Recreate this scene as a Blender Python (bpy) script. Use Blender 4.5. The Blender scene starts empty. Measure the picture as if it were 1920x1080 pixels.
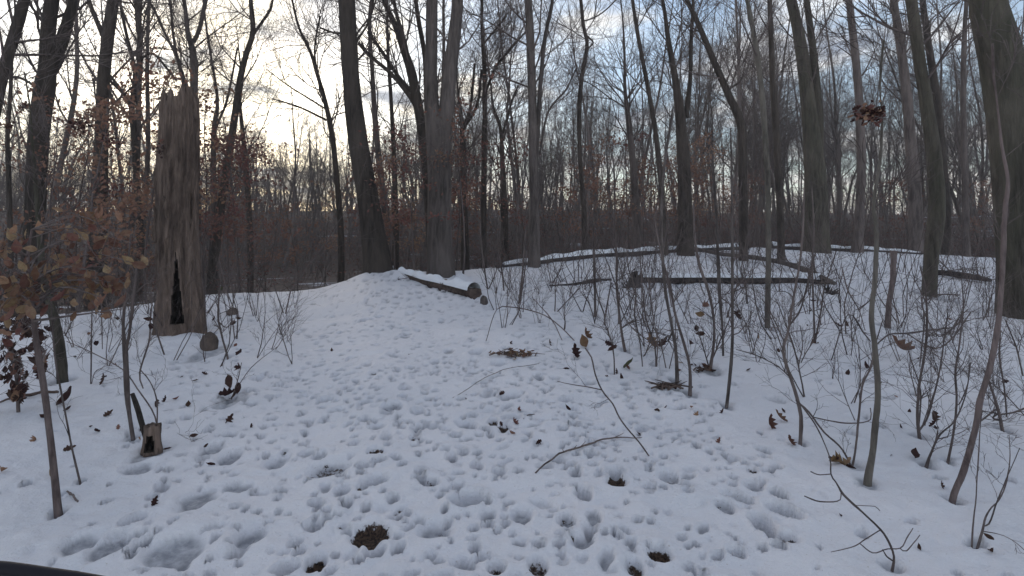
import bpy, math, random
import numpy as np
from mathutils import Vector, Matrix
sc = bpy.context.scene
R = math.radians
# ------------------------------------------------------------------ camera
F = 1100.0 / 1920.0            # focal length in picture widths
PITCH = R(3.0)
EYE = 1.5
HOR = 440.0                    # horizon row (of 1080)
CY = HOR - 1100 * math.tan(PITCH)          # row of the principal point
cam = bpy.data.cameras.new('camera'); co = bpy.data.objects.new('camera', cam)
sc.collection.objects.link(co); sc.camera = co
co.location = (0, 0, EYE); co.rotation_euler = (R(90) + PITCH, 0, 0)
cam.sensor_width = 36; cam.lens = 36 * F; cam.shift_y = (CY - 540) / 1920.0
cam.clip_start = 0.05; cam.clip_end = 2000
# ------------------------------------------------------------------ light
SUN_AZ, SUN_EL = R(-27), R(15)             # to the left of straight ahead, low
sdir = Vector((math.sin(SUN_AZ) * math.cos(SUN_EL), math.cos(SUN_AZ) * math.cos(SUN_EL), math.sin(SUN_EL)))
w = bpy.data.worlds.new('World'); sc.world = w; w.use_nodes = True
nt = w.node_tree; nt.nodes.clear(); N = nt.nodes.new; Lk = nt.links.new
def math_n(op, a, b=None, c=None, clamp=False, tree=None):
    t = tree or nt
    n = t.nodes.new('ShaderNodeMath'); n.operation = op; n.use_clamp = clamp
    for i, v in enumerate((a, b, c)):
        if v is None: continue
        if isinstance(v, (int, float)): n.inputs[i].default_value = v
        else: t.links.new(v, n.inputs[i])
    return n.outputs[0]
def ramp(tree, fac, stops, interp='LINEAR'):
    n = tree.nodes.new('ShaderNodeValToRGB'); n.color_ramp.interpolation = interp
    e = n.color_ramp.elements
    while len(e) < len(stops): e.new(0.5)
    for i, (p, c) in enumerate(stops):
        e[i].position = p; e[i].color = (*c, 1) if len(c) == 3 else c
    tree.links.new(fac, n.inputs[0]); return n.outputs[0]
def mixc(tree, fac, a, b, mode='MIX'):
    n = tree.nodes.new('ShaderNodeMix'); n.data_type = 'RGBA'; n.blend_type = mode
    for i, v in ((0, fac), (6, a), (7, b)):
        if isinstance(v, (int, float)): n.inputs[i].default_value = v
        elif isinstance(v, tuple): n.inputs[i].default_value = (*v, 1)
        else: tree.links.new(v, n.inputs[i])
    return n.outputs[2]
tc = N('ShaderNodeTexCoord')
sep = N('ShaderNodeSeparateXYZ'); Lk(tc.outputs['Generated'], sep.inputs[0])
sx, sy, sz = sep.outputs
sky = N('ShaderNodeTexSky'); sky.sky_type = 'NISHITA'; sky.sun_disc = False
sky.sun_elevation = SUN_EL; sky.sun_rotation = SUN_AZ; sky.air_density = 1.0; sky.dust_density = 0.6; sky.ozone_density = 1.5
bg1 = N('ShaderNodeBackground'); bg1.inputs[1].default_value = 0.17; Lk(sky.outputs[0], bg1.inputs[0])
# cloud layer: a flat deck, seen in perspective
dz = math_n('ADD', math_n('MAXIMUM', sz, 0.0), 0.12)
cb = N('ShaderNodeCombineXYZ'); Lk(math_n('DIVIDE', sx, dz), cb.inputs[0]); Lk(math_n('DIVIDE', sy, dz), cb.inputs[1])
nz = N('ShaderNodeTexNoise'); nz.inputs['Scale'].default_value = 1.4; nz.inputs['Detail'].default_value = 7; nz.inputs['Roughness'].default_value = 0.55
nz.inputs['Distortion'].default_value = 0.25
Lk(cb.outputs[0], nz.inputs['Vector'])
dt = N('ShaderNodeVectorMath'); dt.operation = 'DOT_PRODUCT'; Lk(tc.outputs['Generated'], dt.inputs[0]); dt.inputs[1].default_value = sdir
ca = math_n('MAXIMUM', dt.outputs['Value'], 0.0)
glow = math_n('POWER', ca, 14.0); wide = math_n('POWER', ca, 3.0)
dens = math_n('ADD', nz.outputs[0], math_n('MULTIPLY', wide, 0.0))
low = math_n('POWER', math_n('SUBTRACT', 1.0, math_n('MAXIMUM', sz, 0.0), clamp=True), 14.0)
dens = math_n('ADD', dens, math_n('MULTIPLY', low, 0.10))
mask = ramp(nt, dens, [(0.47, (0.22, 0.22, 0.22)), (0.61, (1, 1, 1))], 'EASE')
n2 = N('ShaderNodeTexNoise'); n2.inputs['Scale'].default_value = 2.6; n2.inputs['Detail'].default_value = 6; Lk(cb.outputs[0], n2.inputs['Vector'])
body = ramp(nt, n2.outputs[0], [(0.36, (0.20, 0.235, 0.30)), (0.62, (0.62, 0.62, 0.62))])
lit = mixc(nt, 1.0, body, (1.0, 0.93, 0.80), 'MULTIPLY')
gv = ramp(nt, n2.outputs[0], [(0.40, (0.10, 0.10, 0.10)), (0.62, (1, 1, 1))])
gl = math_n('ADD', math_n('MULTIPLY', math_n('MULTIPLY', glow, 1.35), gv), math_n('MULTIPLY', low, 0.75))
cl = mixc(nt, 1.0, body, mixc(nt, gl, (0, 0, 0), (1.0, 0.84, 0.54)), 'ADD')
addn = cl.node; addn.clamp_factor = False
gm = [n for n in nt.nodes if n.type == 'MIX' and n.blend_type == 'MIX']
for n in gm: n.clamp_factor = False
bg2 = N('ShaderNodeBackground'); Lk(cl, bg2.inputs[0]); bg2.inputs[1].default_value = 1.5
mx = N('ShaderNodeMixShader'); Lk(mask, mx.inputs[0]); Lk(bg1.outputs[0], mx.inputs[1]); Lk(bg2.outputs[0], mx.inputs[2])
wo = N('ShaderNodeOutputWorld'); Lk(mx.outputs[0], wo.inputs[0])
sl = bpy.data.lights.new('sun', 'SUN'); sl.energy = 0.9; sl.angle = R(22); sl.color = (1.0, 0.86, 0.72)
so = bpy.data.objects.new('sun', sl); sc.collection.objects.link(so)
so.rotation_euler = sdir.to_track_quat('Z', 'Y').to_euler(); so.location = sdir * 50
sc.view_settings.view_transform = 'Standard'; sc.view_settings.look = 'None'
sc.view_settings.exposure = 0.42; sc.view_settings.gamma = 1.0; sc.view_settings.use_curve_mapping = False
sc.cycles.max_bounces = 5; sc.cycles.diffuse_bounces = 3; sc.cycles.transparent_max_bounces = 4
# ------------------------------------------------------------------ picture maths
cp, sp = math.cos(PITCH), math.sin(PITCH)
def ray(px, py):
    x = (px - 960) / 1100.0; y = (CY - py) / 1100.0
    return x, cp - y * sp, sp + y * cp      # world direction
def at(px, py, Y):
    x, y, z = ray(px, py); t = Y / y
    return np.array((x * t, Y, EYE + z * t))
def wm(wpx, Y): return wpx / 1100.0 * Y     # width in pixels -> metres
# ------------------------------------------------------------------ terrain
RIDGE = [(-400, 612, 8.5), (0, 602, 8.8), (200, 588, 9.4), (300, 573, 10), (380, 556, 10.8), (480, 552, 11.4), (580, 550, 12), (640, 530, 12.8),
         (690, 508, 13.4), (740, 508, 13.8), (850, 512, 14.2), (950, 500, 15), (1050, 487, 16.5), (1200, 474, 18.5), (1310, 466, 20),
         (1500, 466, 21), (1700, 474, 20), (1800, 479, 19), (1920, 488, 18), (2300, 500, 16)]
_u = []; _e = []; _D = []
for px, py, D in RIDGE:
    x, y, z = ray(px, py); _u.append(x / y); _e.append(z / y); _D.append(D)
_us = np.linspace(-1.3, 1.3, 521); _k = np.exp(-(np.arange(-40, 41) / 11.0) ** 2); _k /= _k.sum()
_sm = lambda a: np.convolve(np.pad(np.interp(_us, _u, a), 40, mode='edge'), _k, 'valid')
_e, _D = _sm(_e), _sm(_D); _u = _us
def vnoise(x, y, seed=0):
    xi = np.floor(x).astype(np.int64); yi = np.floor(y).astype(np.int64); fx = x - xi; fy = y - yi
    def h(a, b):
        n = (a * 374761393 + b * 668265263 + seed * 974634777) & 0x7fffffff
        n = ((n ^ (n >> 13)) * 1274126177) & 0x7fffffff
        return ((n ^ (n >> 16)) & 0xffff) / 65535.0
    fx = fx * fx * (3 - 2 * fx); fy = fy * fy * (3 - 2 * fy)
    a = h(xi, yi); b = h(xi + 1, yi); c = h(xi, yi + 1); d = h(xi + 1, yi + 1)
    return a + (b - a) * fx + (c - a) * fy + (a - b - c + d) * fx * fy - 0.5
def fbm(x, y, s=1.0, o=4, seed=0):
    r = 0; a = 1.0
    for i in range(o): r = r + a * vnoise(x * s, y * s, seed + i * 17); s *= 2.03; a *= 0.5
    return r
def hbase(x, y):
    x = np.asarray(x, float); y = np.asarray(y, float)
    u = np.clip(x / np.maximum(y, 2.0), -1.25, 1.25)
    e = np.interp(u, _u, _e); D = np.interp(u, _u, _D)
    zr = EYE + D * e
    t = np.clip(y / D, 0, 1)
    z = zr * t ** 1.5
    b = np.maximum(y - D, 0)
    drop = 0.12 * b - 0.0025 * b * b
    drop = np.where(b > 24, 0.12 * 24 - 0.0025 * 576, drop)
    z = np.where(y > D, zr - drop * (0.5 + 0.5 * np.clip(b / 2, 0, 1)), z)
    f = np.clip((y - 32) / 42, 0, 1); f = f * f * (3 - 2 * f)
    hill = EYE + 0.033 * np.minimum(y, 160) + 1.5 * fbm(x, y, 0.03, 3, 5)
    return z * (1 - f) + hill * f
def ground(x, y):
    y = np.asarray(y, float); x = np.asarray(x, float)
    k = np.clip(y / 4, 0.6, 2.0)
    return hbase(x, y) + 0.05 * fbm(x, y, 0.8, 2, 3) * np.clip(y / 6, .4, 1.3) + 0.022 * fbm(x, y, 3.1, 3, 9)
def gz(x, y): return float(ground(np.array([x]), np.array([y]))[0])
def hit(px, py):
    x, y, z = ray(px, py)
    ys = np.linspace(1.5, 34, 1400); t = ys / y
    d = EYE + z * t - ground(x * t, ys)
    k = np.argmax(d < 0)
    if d[k] >= 0: k = len(ys) - 1
    Y = ys[k]; return np.array((x * Y / y, Y, gz(x * Y / y, Y)))
# ------------------------------------------------------------------ mesh helpers
coll = sc.collection
class MB:
    def __init__(s): s.v = []; s.f = []; s.n = 0; s.m = []
    def add(s, v, faces, mat=0):
        v = np.asarray(v, float); faces = np.asarray(faces, int)
        s.v.append(v); s.f.append(faces + s.n); s.n += len(v); s.m.append(np.full(len(faces), mat))
    def arrays(s): return np.concatenate(s.v), s.f
    def build(s, name, mats, parent=None, origin=(0, 0, 0), smooth=True):
        me = bpy.data.meshes.new(name); v = np.concatenate(s.v) - np.asarray(origin)
        loops = np.concatenate([f.ravel() for f in s.f]); tot = np.concatenate([np.full(len(f), f.shape[1]) for f in s.f])
        st = np.concatenate(([0], np.cumsum(tot)[:-1]))
        me.vertices.add(len(v)); me.vertices.foreach_set('co', v.ravel())
        me.loops.add(len(loops)); me.loops.foreach_set('vertex_index', loops)
        me.polygons.add(len(tot)); me.polygons.foreach_set('loop_start', st)
        me.polygons.foreach_set('material_index', np.concatenate(s.m))
        me.polygons.foreach_set('use_smooth', np.full(len(tot), smooth))
        me.update(calc_edges=True)
        for m in (mats if isinstance(mats, (list, tuple)) else [mats]): me.materials.append(m)
        o = bpy.data.objects.new(name, me); coll.objects.link(o)
        if parent is not None: o.parent = parent
        return o
def norm(a): return a / (np.linalg.norm(a, axis=-1, keepdims=True) + 1e-9)
def tube(mb, P, r, n=6, cap=True, mat=0, rough=0, seed=0):
    P = np.asarray(P, float); k = len(P); r = np.broadcast_to(np.asarray(r, float), (k,))
    T = norm(np.gradient(P, axis=0)); m = np.abs(T.mean(0)); ref = np.zeros(3); ref[np.argmin(m)] = 1
    U = norm(np.cross(T, ref)); V = np.cross(T, U)
    a = np.arange(n) * 2 * math.pi / n
    rr = np.repeat(r[:, None], n, 1)
    if rough:
        s = np.concatenate(([0], np.cumsum(np.linalg.norm(np.diff(P, axis=0), axis=1))))
        A, S = np.meshgrid(a, s); R0 = r.max()
        rr = rr * (1 + rough * (fbm(np.cos(A) * 1.6 + seed, np.sin(A) * 1.6 + S / R0 * 0.18, 1.3, 3, seed) + 0.4 * fbm(np.cos(A) * 4, np.sin(A) * 4 + S / R0 * 0.5, 1.5, 2, seed + 5)))
    v = P[:, None] + rr[..., None] * (np.cos(a)[None, :, None] * U[:, None] + np.sin(a)[None, :, None] * V[:, None])
    i = np.arange(k - 1)[:, None] * n; j = np.arange(n)[None]; j2 = (j + 1) % n
    f = np.stack([i + j, i + j2, i + n + j2, i + n + j], -1).reshape(-1, 4)
    mb.add(v.reshape(-1, 3), f, mat)
    if cap and n > 4:
        mb.add(v[-1], [list(range(n))], mat); mb.add(v[0][::-1], [list(range(n))], mat)
def catmull(P, n):
    P = np.asarray(P, float)
    if len(P) < 3:
        t = np.linspace(0, 1, n)[:, None]; return P[0] * (1 - t) + P[-1] * t
    Q = np.vstack((2 * P[0] - P[1], P, 2 * P[-1] - P[-2])); out = []
    d = np.concatenate(([0], np.cumsum(np.linalg.norm(np.diff(P[:, :3], axis=0), axis=1))))
    for s in np.linspace(0, d[-1], n):
        i = min(np.searchsorted(d, s, 'right') - 1, len(P) - 2); t = (s - d[i]) / (d[i + 1] - d[i] + 1e-9)
        a, b, c, e = Q[i:i + 4]
        out.append(0.5 * (2 * b + (c - a) * t + (2 * a - 5 * b + 4 * c - e) * t * t + (3 * b - a - 3 * c + e) * t ** 3))
    return np.array(out)
def grow(mb, p, d, L, r, lvl, rg, up=0.12, wander=0.16, nk=(7, 5, 4), rmin=0.003, spread=0.75):
    n = 6 if lvl == 0 else (5 if lvl == 1 else 4)
    P = [p]; D = [d]; st = L / (n - 1)
    for i in range(n - 1):
        d = d + rg.normal(0, wander, 3); d[2] += up; d /= np.linalg.norm(d)
        P.append(P[-1] + d * st); D.append(d)
    P = np.array(P); rad = np.maximum(r * np.linspace(1, 0.3, n), rmin)
    tube(mb, P, rad, 5 if (lvl == 0 and r > .03) else 3, cap=False)
    if lvl < len(nk):
        for j in range(nk[lvl]):
            t = rg.uniform(0.2, 1.0) * (n - 1); i = min(int(t), n - 2); f = t - i
            q = P[i] * (1 - f) + P[i + 1] * f; ax = norm(np.cross(D[i], rg.normal(0, 1, 3)))
            a = rg.uniform(0.35, 1.0) * spread
            nd = D[i] * math.cos(a) + ax * math.sin(a)
            grow(mb, q, nd, L * rg.uniform(0.4, 0.68), rad[i] * 0.6, lvl + 1, rg, up * 0.7, wander * 1.15, nk, rmin, spread)
def tag(o, label=None, cat=None, group=None, kind=None):
    for k, v in (('label', label), ('category', cat), ('group', group), ('kind', kind)):
        if v: o[k] = v
    return o
def empty(name, loc, label, cat, group=None):
    o = bpy.data.objects.new(name, None); o.location = loc; o.empty_display_size = 0.2; coll.objects.link(o)
    return tag(o, label, cat, group)
# ------------------------------------------------------------------ materials
def mat(name, rough=0.85):
    m = bpy.data.materials.new(name); m.use_nodes = True; t = m.node_tree; b = t.nodes['Principled BSDF']
    b.inputs['Roughness'].default_value = rough; b.inputs['Specular IOR Level'].default_value = 0.25
    return m, t, b
def texn(t, scale, detail=5, vec=None, rough=0.6):
    n = t.nodes.new('ShaderNodeTexNoise'); n.inputs['Scale'].default_value = scale; n.inputs['Detail'].default_value = detail
    n.inputs['Roughness'].default_value = rough
    if vec is not None: t.links.new(vec, n.inputs['Vector'])
    return n.outputs[0]
def mapped(t, scale):
    c = t.nodes.new('ShaderNodeTexCoord'); m = t.nodes.new('ShaderNodeMapping'); m.inputs['Scale'].default_value = scale
    t.links.new(c.outputs['Object'], m.inputs[0]); return m.outputs[0]
def bump(t, b, h, strength, dist):
    n = t.nodes.new('ShaderNodeBump'); n.inputs['Strength'].default_value = strength; n.inputs['Distance'].default_value = dist
    t.links.new(h, n.inputs['Height']); t.links.new(n.outputs[0], b.inputs['Normal'])
def bark(name, c1, c2, moss=None, dist=0.02, sc_=(14, 14, 2.2), mossamt=0.5):
    m, t, b = mat(name)
    v = mapped(t, sc_); a = texn(t, 1.0, 6, v, 0.65); g = texn(t, 1.3, 3, mapped(t, (1.2, 1.2, 0.5)))
    base = ramp(t, a, [(0.38, tuple(x * .8 for x in c1)), (0.62, c2)])
    base = mixc(t, math_n('MULTIPLY', ramp(t, g, [(0.42, (0, 0, 0)), (0.62, (1, 1, 1))]), 0.65, tree=t), base, tuple(x * 1.4 for x in c2))
    if moss: base = mixc(t, math_n('MULTIPLY', ramp(t, texn(t, 2.2, 5, mapped(t, (1, 1, .6))), [(0.42, (0, 0, 0)), (0.62, (1, 1, 1))]), mossamt, tree=t), base, moss)
    oi = t.nodes.new('ShaderNodeObjectInfo')
    hs = t.nodes.new('ShaderNodeHueSaturation'); t.links.new(base, hs.inputs['Color'])
    t.links.new(math_n('ADD', math_n('MULTIPLY', oi.outputs['Random'], 0.4, tree=t), 0.8, tree=t), hs.inputs['Value'])
    t.links.new(hs.outputs[0], b.inputs['Base Color'])
    fur = texn(t, 1.0, 4, mapped(t, (sc_[0] * 2.2, sc_[1] * 2.2, sc_[2] * 1.1)), .7)
    bump(t, b, math_n('ADD', a, math_n('MULTIPLY', ramp(t, fur, [(.38, (0, 0, 0)), (.56, (1, 1, 1))]), .5, tree=t), tree=t), 1.0, dist * 1.3); return m
M = {}
M['dark'] = bark('dark_furrowed_bark', (0.028, 0.022, 0.020), (0.070, 0.056, 0.048), dist=0.03)
M['grey'] = bark('grey_brown_bark', (0.050, 0.041, 0.039), (0.115, 0.096, 0.090), dist=0.02)
M['olive'] = bark('olive_grey_bark', (0.040, 0.034, 0.028), (0.095, 0.082, 0.066), moss=(0.050, 0.052, 0.034), dist=0.022)
M['pale'] = bark('pale_smooth_bark', (0.07, 0.060, 0.055), (0.17, 0.148, 0.13), moss=(0.10, 0.10, 0.075), dist=0.006, sc_=(22, 22, 5), mossamt=.35)
M['pink'] = bark('reddish_sapling_bark', (0.06, 0.043, 0.042), (0.15, 0.115, 0.11), dist=0.005, sc_=(30, 30, 7))
M['far'] = bark('forest_bark', (0.062, 0.049, 0.046), (0.130, 0.106, 0.099), dist=0.01)
M['twig'] = bark('twig_bark', (0.065, 0.050, 0.048), (0.125, 0.100, 0.095), dist=0.002)
M['snag'] = bark('weathered_dead_wood', (0.062, 0.042, 0.035), (0.225, 0.165, 0.135), moss=(0.095, 0.068, 0.056), dist=0.04, sc_=(11, 11, 1.6), mossamt=.7)
M['rock'] = bark('dirty_rock', (0.045, 0.034, 0.030), (0.13, 0.10, 0.085), dist=.01, sc_=(18, 18, 18))
M['log'] = bark('rotting_log_bark', (0.04, 0.026, 0.023), (0.13, 0.092, 0.078), dist=0.015, sc_=(16, 16, 16))
M['wetlog'] = bark('dark_wet_log', (0.02, 0.017, 0.020), (0.06, 0.05, 0.05), dist=0.015, sc_=(12, 12, 12))
M['litter'] = bark('leaf_litter', (0.05, 0.028, 0.018), (0.16, 0.09, 0.05), dist=0.01, sc_=(30, 30, 30))
def leafmat(name, c, var=0.12):
    m, t, b = mat(name, 0.7)
    oi = t.nodes.new('ShaderNodeObjectInfo'); v = mapped(t, (60, 60, 60)); a = texn(t, 1, 4, v)
    g = texn(t, 5.0, 2, mapped(t, (1, 1, 1)))
    _g = sum(c) / 3; c = tuple(x * .78 + _g * .22 for x in c)
    base = ramp(t, a, [(0.3, tuple(x * 0.55 for x in c)), (0.7, c)])
    base = mixc(t, ramp(t, g, [(0.4, (0, 0, 0)), (0.65, (.6, .6, .6))]), base, (c[0] * 0.6, c[1] * 0.42, c[2] * 0.45))
    hs = t.nodes.new('ShaderNodeHueSaturation'); t.links.new(base, hs.inputs['Color'])
    t.links.new(math_n('ADD', math_n('MULTIPLY', oi.outputs['Random'], 0.7, tree=t), 0.6, tree=t), hs.inputs['Value'])
    t.links.new(math_n('ADD', math_n('MULTIPLY', oi.outputs['Random'], 0.05, tree=t), 0.475, tree=t), hs.inputs['Hue'])
    t.links.new(hs.outputs[0], b.inputs['Base Color'])
    tr = t.nodes.new('ShaderNodeBsdfTranslucent'); t.links.new(hs.outputs[0], tr.inputs[0])
    mxn = t.nodes.new('ShaderNodeMixShader'); mxn.inputs[0].default_value = 0.3
    out = t.nodes['Material Output']
    t.links.new(b.outputs[0], mxn.inputs[1]); t.links.new(tr.outputs[0], mxn.inputs[2]); t.links.new(mxn.outputs[0], out.inputs[0])
    return m
M['tan'] = leafmat('tan_dry_leaf', (0.33, 0.20, 0.11))
M['russet'] = leafmat('russet_dry_leaf', (0.34, 0.165, 0.105))
M['maroon'] = leafmat('dark_red_brown_leaf', (0.075, 0.032, 0.026))
M['brown'] = leafmat('brown_curled_leaf', (0.22, 0.115, 0.055))
M['greenleaf'] = leafmat('dull_green_leaf', (0.11, 0.13, 0.05))
M['straw'] = leafmat('straw_yellow_litter', (0.38, 0.24, 0.13))
# snow
ms, t, b = mat('trodden_snow', 0.75); M['snow'] = ms
at_ = t.nodes.new('ShaderNodeAttribute'); at_.attribute_name = 'bare'
gc = t.nodes.new('ShaderNodeNewGeometry')
n1 = texn(t, 0.9, 5, gc.outputs['Position']); n3 = texn(t, 55, 4, gc.outputs['Position']); n4 = texn(t, 12, 4, gc.outputs['Position'])
sn = ramp(t, n1, [(0.35, (0.665, 0.665, 0.705)), (0.65, (0.735, 0.72, 0.75))])
dirt = ramp(t, texn(t, 60, 5, gc.outputs['Position'], .7), [(0.63, (0, 0, 0)), (0.70, (0.75, 0.75, 0.75))])
sn = mixc(t, dirt, sn, (0.42, 0.36, 0.32))
soil = ramp(t, texn(t, 70, 5, gc.outputs['Position']), [(0.38, (0.012, 0.008, 0.007)), (0.62, (0.10, 0.062, 0.042))])
bf = ramp(t, math_n('ADD', at_.outputs['Fac'], math_n('MULTIPLY', math_n('SUBTRACT', texn(t, 26, 5, gc.outputs['Position'], .7), 0.5, tree=t), 1.7, tree=t), tree=t), [(0.45, (0, 0, 0)), (0.6, (1, 1, 1))])
ms_ = t.nodes.new('ShaderNodeAttribute'); ms_.attribute_name = 'print_grey'
sn = mixc(t, math_n('MULTIPLY', ms_.outputs['Fac'], ramp(t, n4, [(0.3, (0.35, 0.35, 0.35)), (0.6, (1, 1, 1))]), clamp=True, tree=t), sn, (0.27, 0.275, 0.30))  # snow colour mixed to blue-grey inside prints, stronger with their depth
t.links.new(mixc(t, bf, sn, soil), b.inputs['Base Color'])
bump(t, b, math_n('ADD', n3, math_n('MULTIPLY', texn(t, 24, 5, gc.outputs['Position'], .75), 2.5, tree=t), tree=t), 0.8, 0.009)
M['capsnow'], t, b = mat('fresh_snow', 0.7); b.inputs['Base Color'].default_value = (0.74, 0.75, 0.79, 1); bump(t, b, texn(t, 20, 4, mapped(t, (1, 1, 1))), 0.4, 0.01)
mv, t, b = mat('valley_floor', 0.9); M['valley'] = mv
gc = t.nodes.new('ShaderNodeNewGeometry'); sepn = t.nodes.new('ShaderNodeSeparateXYZ'); t.links.new(gc.outputs['Position'], sepn.inputs[0])
lit_ = ramp(t, texn(t, 3, 6, gc.outputs['Position']), [(0.3, (0.035, 0.024, 0.020)), (0.7, (0.095, 0.065, 0.052))])
pm = t.nodes.new('ShaderNodeMapping'); pm.inputs['Scale'].default_value = (0.12, 0.5, 1); t.links.new(gc.outputs['Position'], pm.inputs[0])
patch = ramp(t, texn(t, 1.0, 6, pm.outputs[0]), [(0.60, (0, 0, 0)), (0.66, (0.7, 0.7, 0.7))])
t.links.new(mixc(t, patch, lit_, (0.6, 0.62, 0.68)), b.inputs['Base Color'])
M['blackbar'], t, b = mat('black_rubbery_bar', 0.55); b.inputs['Base Color'].default_value = (0.012, 0.011, 0.016, 1); b.inputs['Specular IOR Level'].default_value = 0.2
# ------------------------------------------------------------------ ground
rng = np.random.default_rng(7)
def grid(U, Y, zf, name, m, attr=None, kind='structure'):
    X = U * Y if U.ndim == 2 else U
    Z, A = zf(X, Y)
    v = np.stack((X, Y, Z), -1).reshape(-1, 3); a, c = X.shape
    i = np.arange(a - 1)[:, None] * c; j = np.arange(c - 1)[None]
    f = np.stack([i + j, i + j + 1, i + c + j + 1, i + c + j], -1).reshape(-1, 4)
    mb = MB(); mb.add(v, f); o = mb.build(name, m)
    if A is not None:
        for nm, arr_ in (('bare', A[0]), ('print_grey', A[1])): at_a = o.data.attributes.new(nm, 'FLOAT', 'POINT'); at_a.data.foreach_set('value', arr_.ravel())
    return tag(o, kind=kind)
ys = np.concatenate((1.3 * np.exp(np.arange(0, math.log(9.5 / 1.3), 0.0058)), 9.5 * np.exp(np.arange(0, math.log(27 / 9.5), 0.012))))
us = np.arange(-1.16, 1.1601, 0.0029)
UU, YY = np.meshgrid(us, ys)
# hoof-, boot- and paw-prints: (x, y, half width, half length, angle, depth, bare)
prints = []
def pr_px(px, py, wpx, hpx, depth, bare, ang=0.0):
    p = hit(px, py); Y = p[1]; a = wm(wpx, Y) / 2; e = math.atan2(EYE - p[2], Y); bb = wm(hpx, Y) / 2 / max(math.sin(e), .12)
    prints.append((p[0], p[1], a, bb, ang, depth, bare))
for a in [(697, 1004, 62, 34, .07, 1.0, .25), (1155, 901, 34, 16, .06, 1, 0), (1237, 1041, 40, 24, .06, 1, 0), (592, 1062, 30, 26, .06, .9, 0), (703, 847, 30, 9, .05, 1, 0),
          (932, 1068, 30, 18, .06, .8, 0), (680, 918, 22, 10, .05, .8, 0), (807, 906, 34, 12, .05, .5, 0), (817, 995, 58, 26, .05, .3, 0), (1410, 884, 18, 10, .045, .8, 0),
          (1255, 893, 34, 18, .045, .4, 0), (1360, 952, 32, 20, .045, .3, 0), (1470, 1013, 48, 18, .05, .6, 0), (620, 880, 70, 26, .055, .45, 0), (330, 1030, 95, 50, .05, .15, .3),
          (470, 1005, 50, 36, .05, .2, .2), (1007, 1063, 34, 28, .05, .6, 0), (1190, 1066, 34, 24, .05, .6, 0), (925, 792, 18, 12, .045, .7, 0), (947, 800, 24, 9, .045, .8, 0),
          (778, 823, 20, 9, .045, .7, 0), (785, 804, 24, 11, .045, .4, 0), (735, 765, 34, 12, .045, .4, 0), (706, 801, 28, 9, .045, .4, 0), (915, 970, 28, 14, .045, .3, 0),
          (980, 968, 34, 24, .045, .25, 0), (1063, 975, 30, 18, .045, .4, 0), (1080, 888, 22, 12, .045, .3, 0), (395, 845, 34, 20, .045, .15, 0), (430, 860, 36, 24, .05, .2, 0),
          (520, 870, 36, 22, .05, .15, 0), (445, 915, 62, 16, .045, .2, 0), (560, 1040, 20, 16, .05, .3, 0), (370, 935, 60, 36, .04, .1, 0), (150, 1020, 60, 36, .04, .05, 0),
          (205, 1030, 50, 40, .04, .05, 0), (260, 880, 44, 20, .04, .05, 0), (980, 555, 10, 6, .02, 0, 0)]:
    pr_px(*a)
taken = [(p[0], p[1], max(p[2], p[3])) for p in prints]; cell = {}
def free(x, y, r_):
    ci, cj = int(x // .3), int(y // .3)
    for a in (-1, 0, 1):
        for b in (-1, 0, 1):
            for (X, Y_, q) in cell.get((ci + a, cj + b), ()):
                if (X - x) ** 2 + (Y_ - y) ** 2 < ((q + r_) * .84) ** 2: return False
    cell.setdefault((ci, cj), []).append((x, y, r_)); return True
for t_ in taken: free(*t_)
for k in range(9000):
    Y = 1.6 + (13 - 1.6) * rng.random() ** 0.8
    cx = -0.07 * Y; spread = 0.33 * Y + 0.6
    if rng.random() < 0.75: x = cx + rng.normal(0, spread * 0.66)
    else: x = rng.uniform(-1.0, 1.0) * Y * 1.05
    s = .0205 * math.exp(rng.normal(0, .48)) * (1 + Y * .02); s = min(max(s, .012), .08)
    if k % 5 and (x / Y > 0.33 + max(0, 5 - Y) * .09 or x / Y < -0.6 - max(0, 5 - Y) * .06): continue
    if Y > 6.5 and rng.random() < .35: continue
    bl = s * rng.uniform(.8, 2.1)
    if not free(x, Y, max(s, bl)): continue
    prints.append((x, Y, s, bl, rng.normal(0, .7), s ** .8 * .8 * rng.uniform(.2, 1.0) ** 1.3 * 1.6 * (1 if Y < 6 else .6), 0.0 if rng.random() > .02 else .5))
for px, py, q in [(110, 966, 22), (152, 905, 14), (250, 822, 20), (283, 848, 40), (428, 670, 14), (434, 745, 40), (1270, 716, 22), (1294, 738, 22), (1331, 692, 34), (1362, 762, 18), (1500, 832, 20), (1172, 656, 18), (1116, 592, 16),
                  (1672, 1066, 30), (1597, 874, 34), (1626, 906, 30), (1786, 937, 26), (1724, 820, 24), (1736, 872, 22), (1776, 866, 16), (1822, 1022, 16), (1832, 1020, 22), (1880, 806, 22), (1439, 612, 20), (1664, 612, 22), (118, 714, 30), (1742, 553, 36), (393, 660, 44)]:
    pr_px(px, py, q * 1.2, q * .7, .028, 0)
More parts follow.
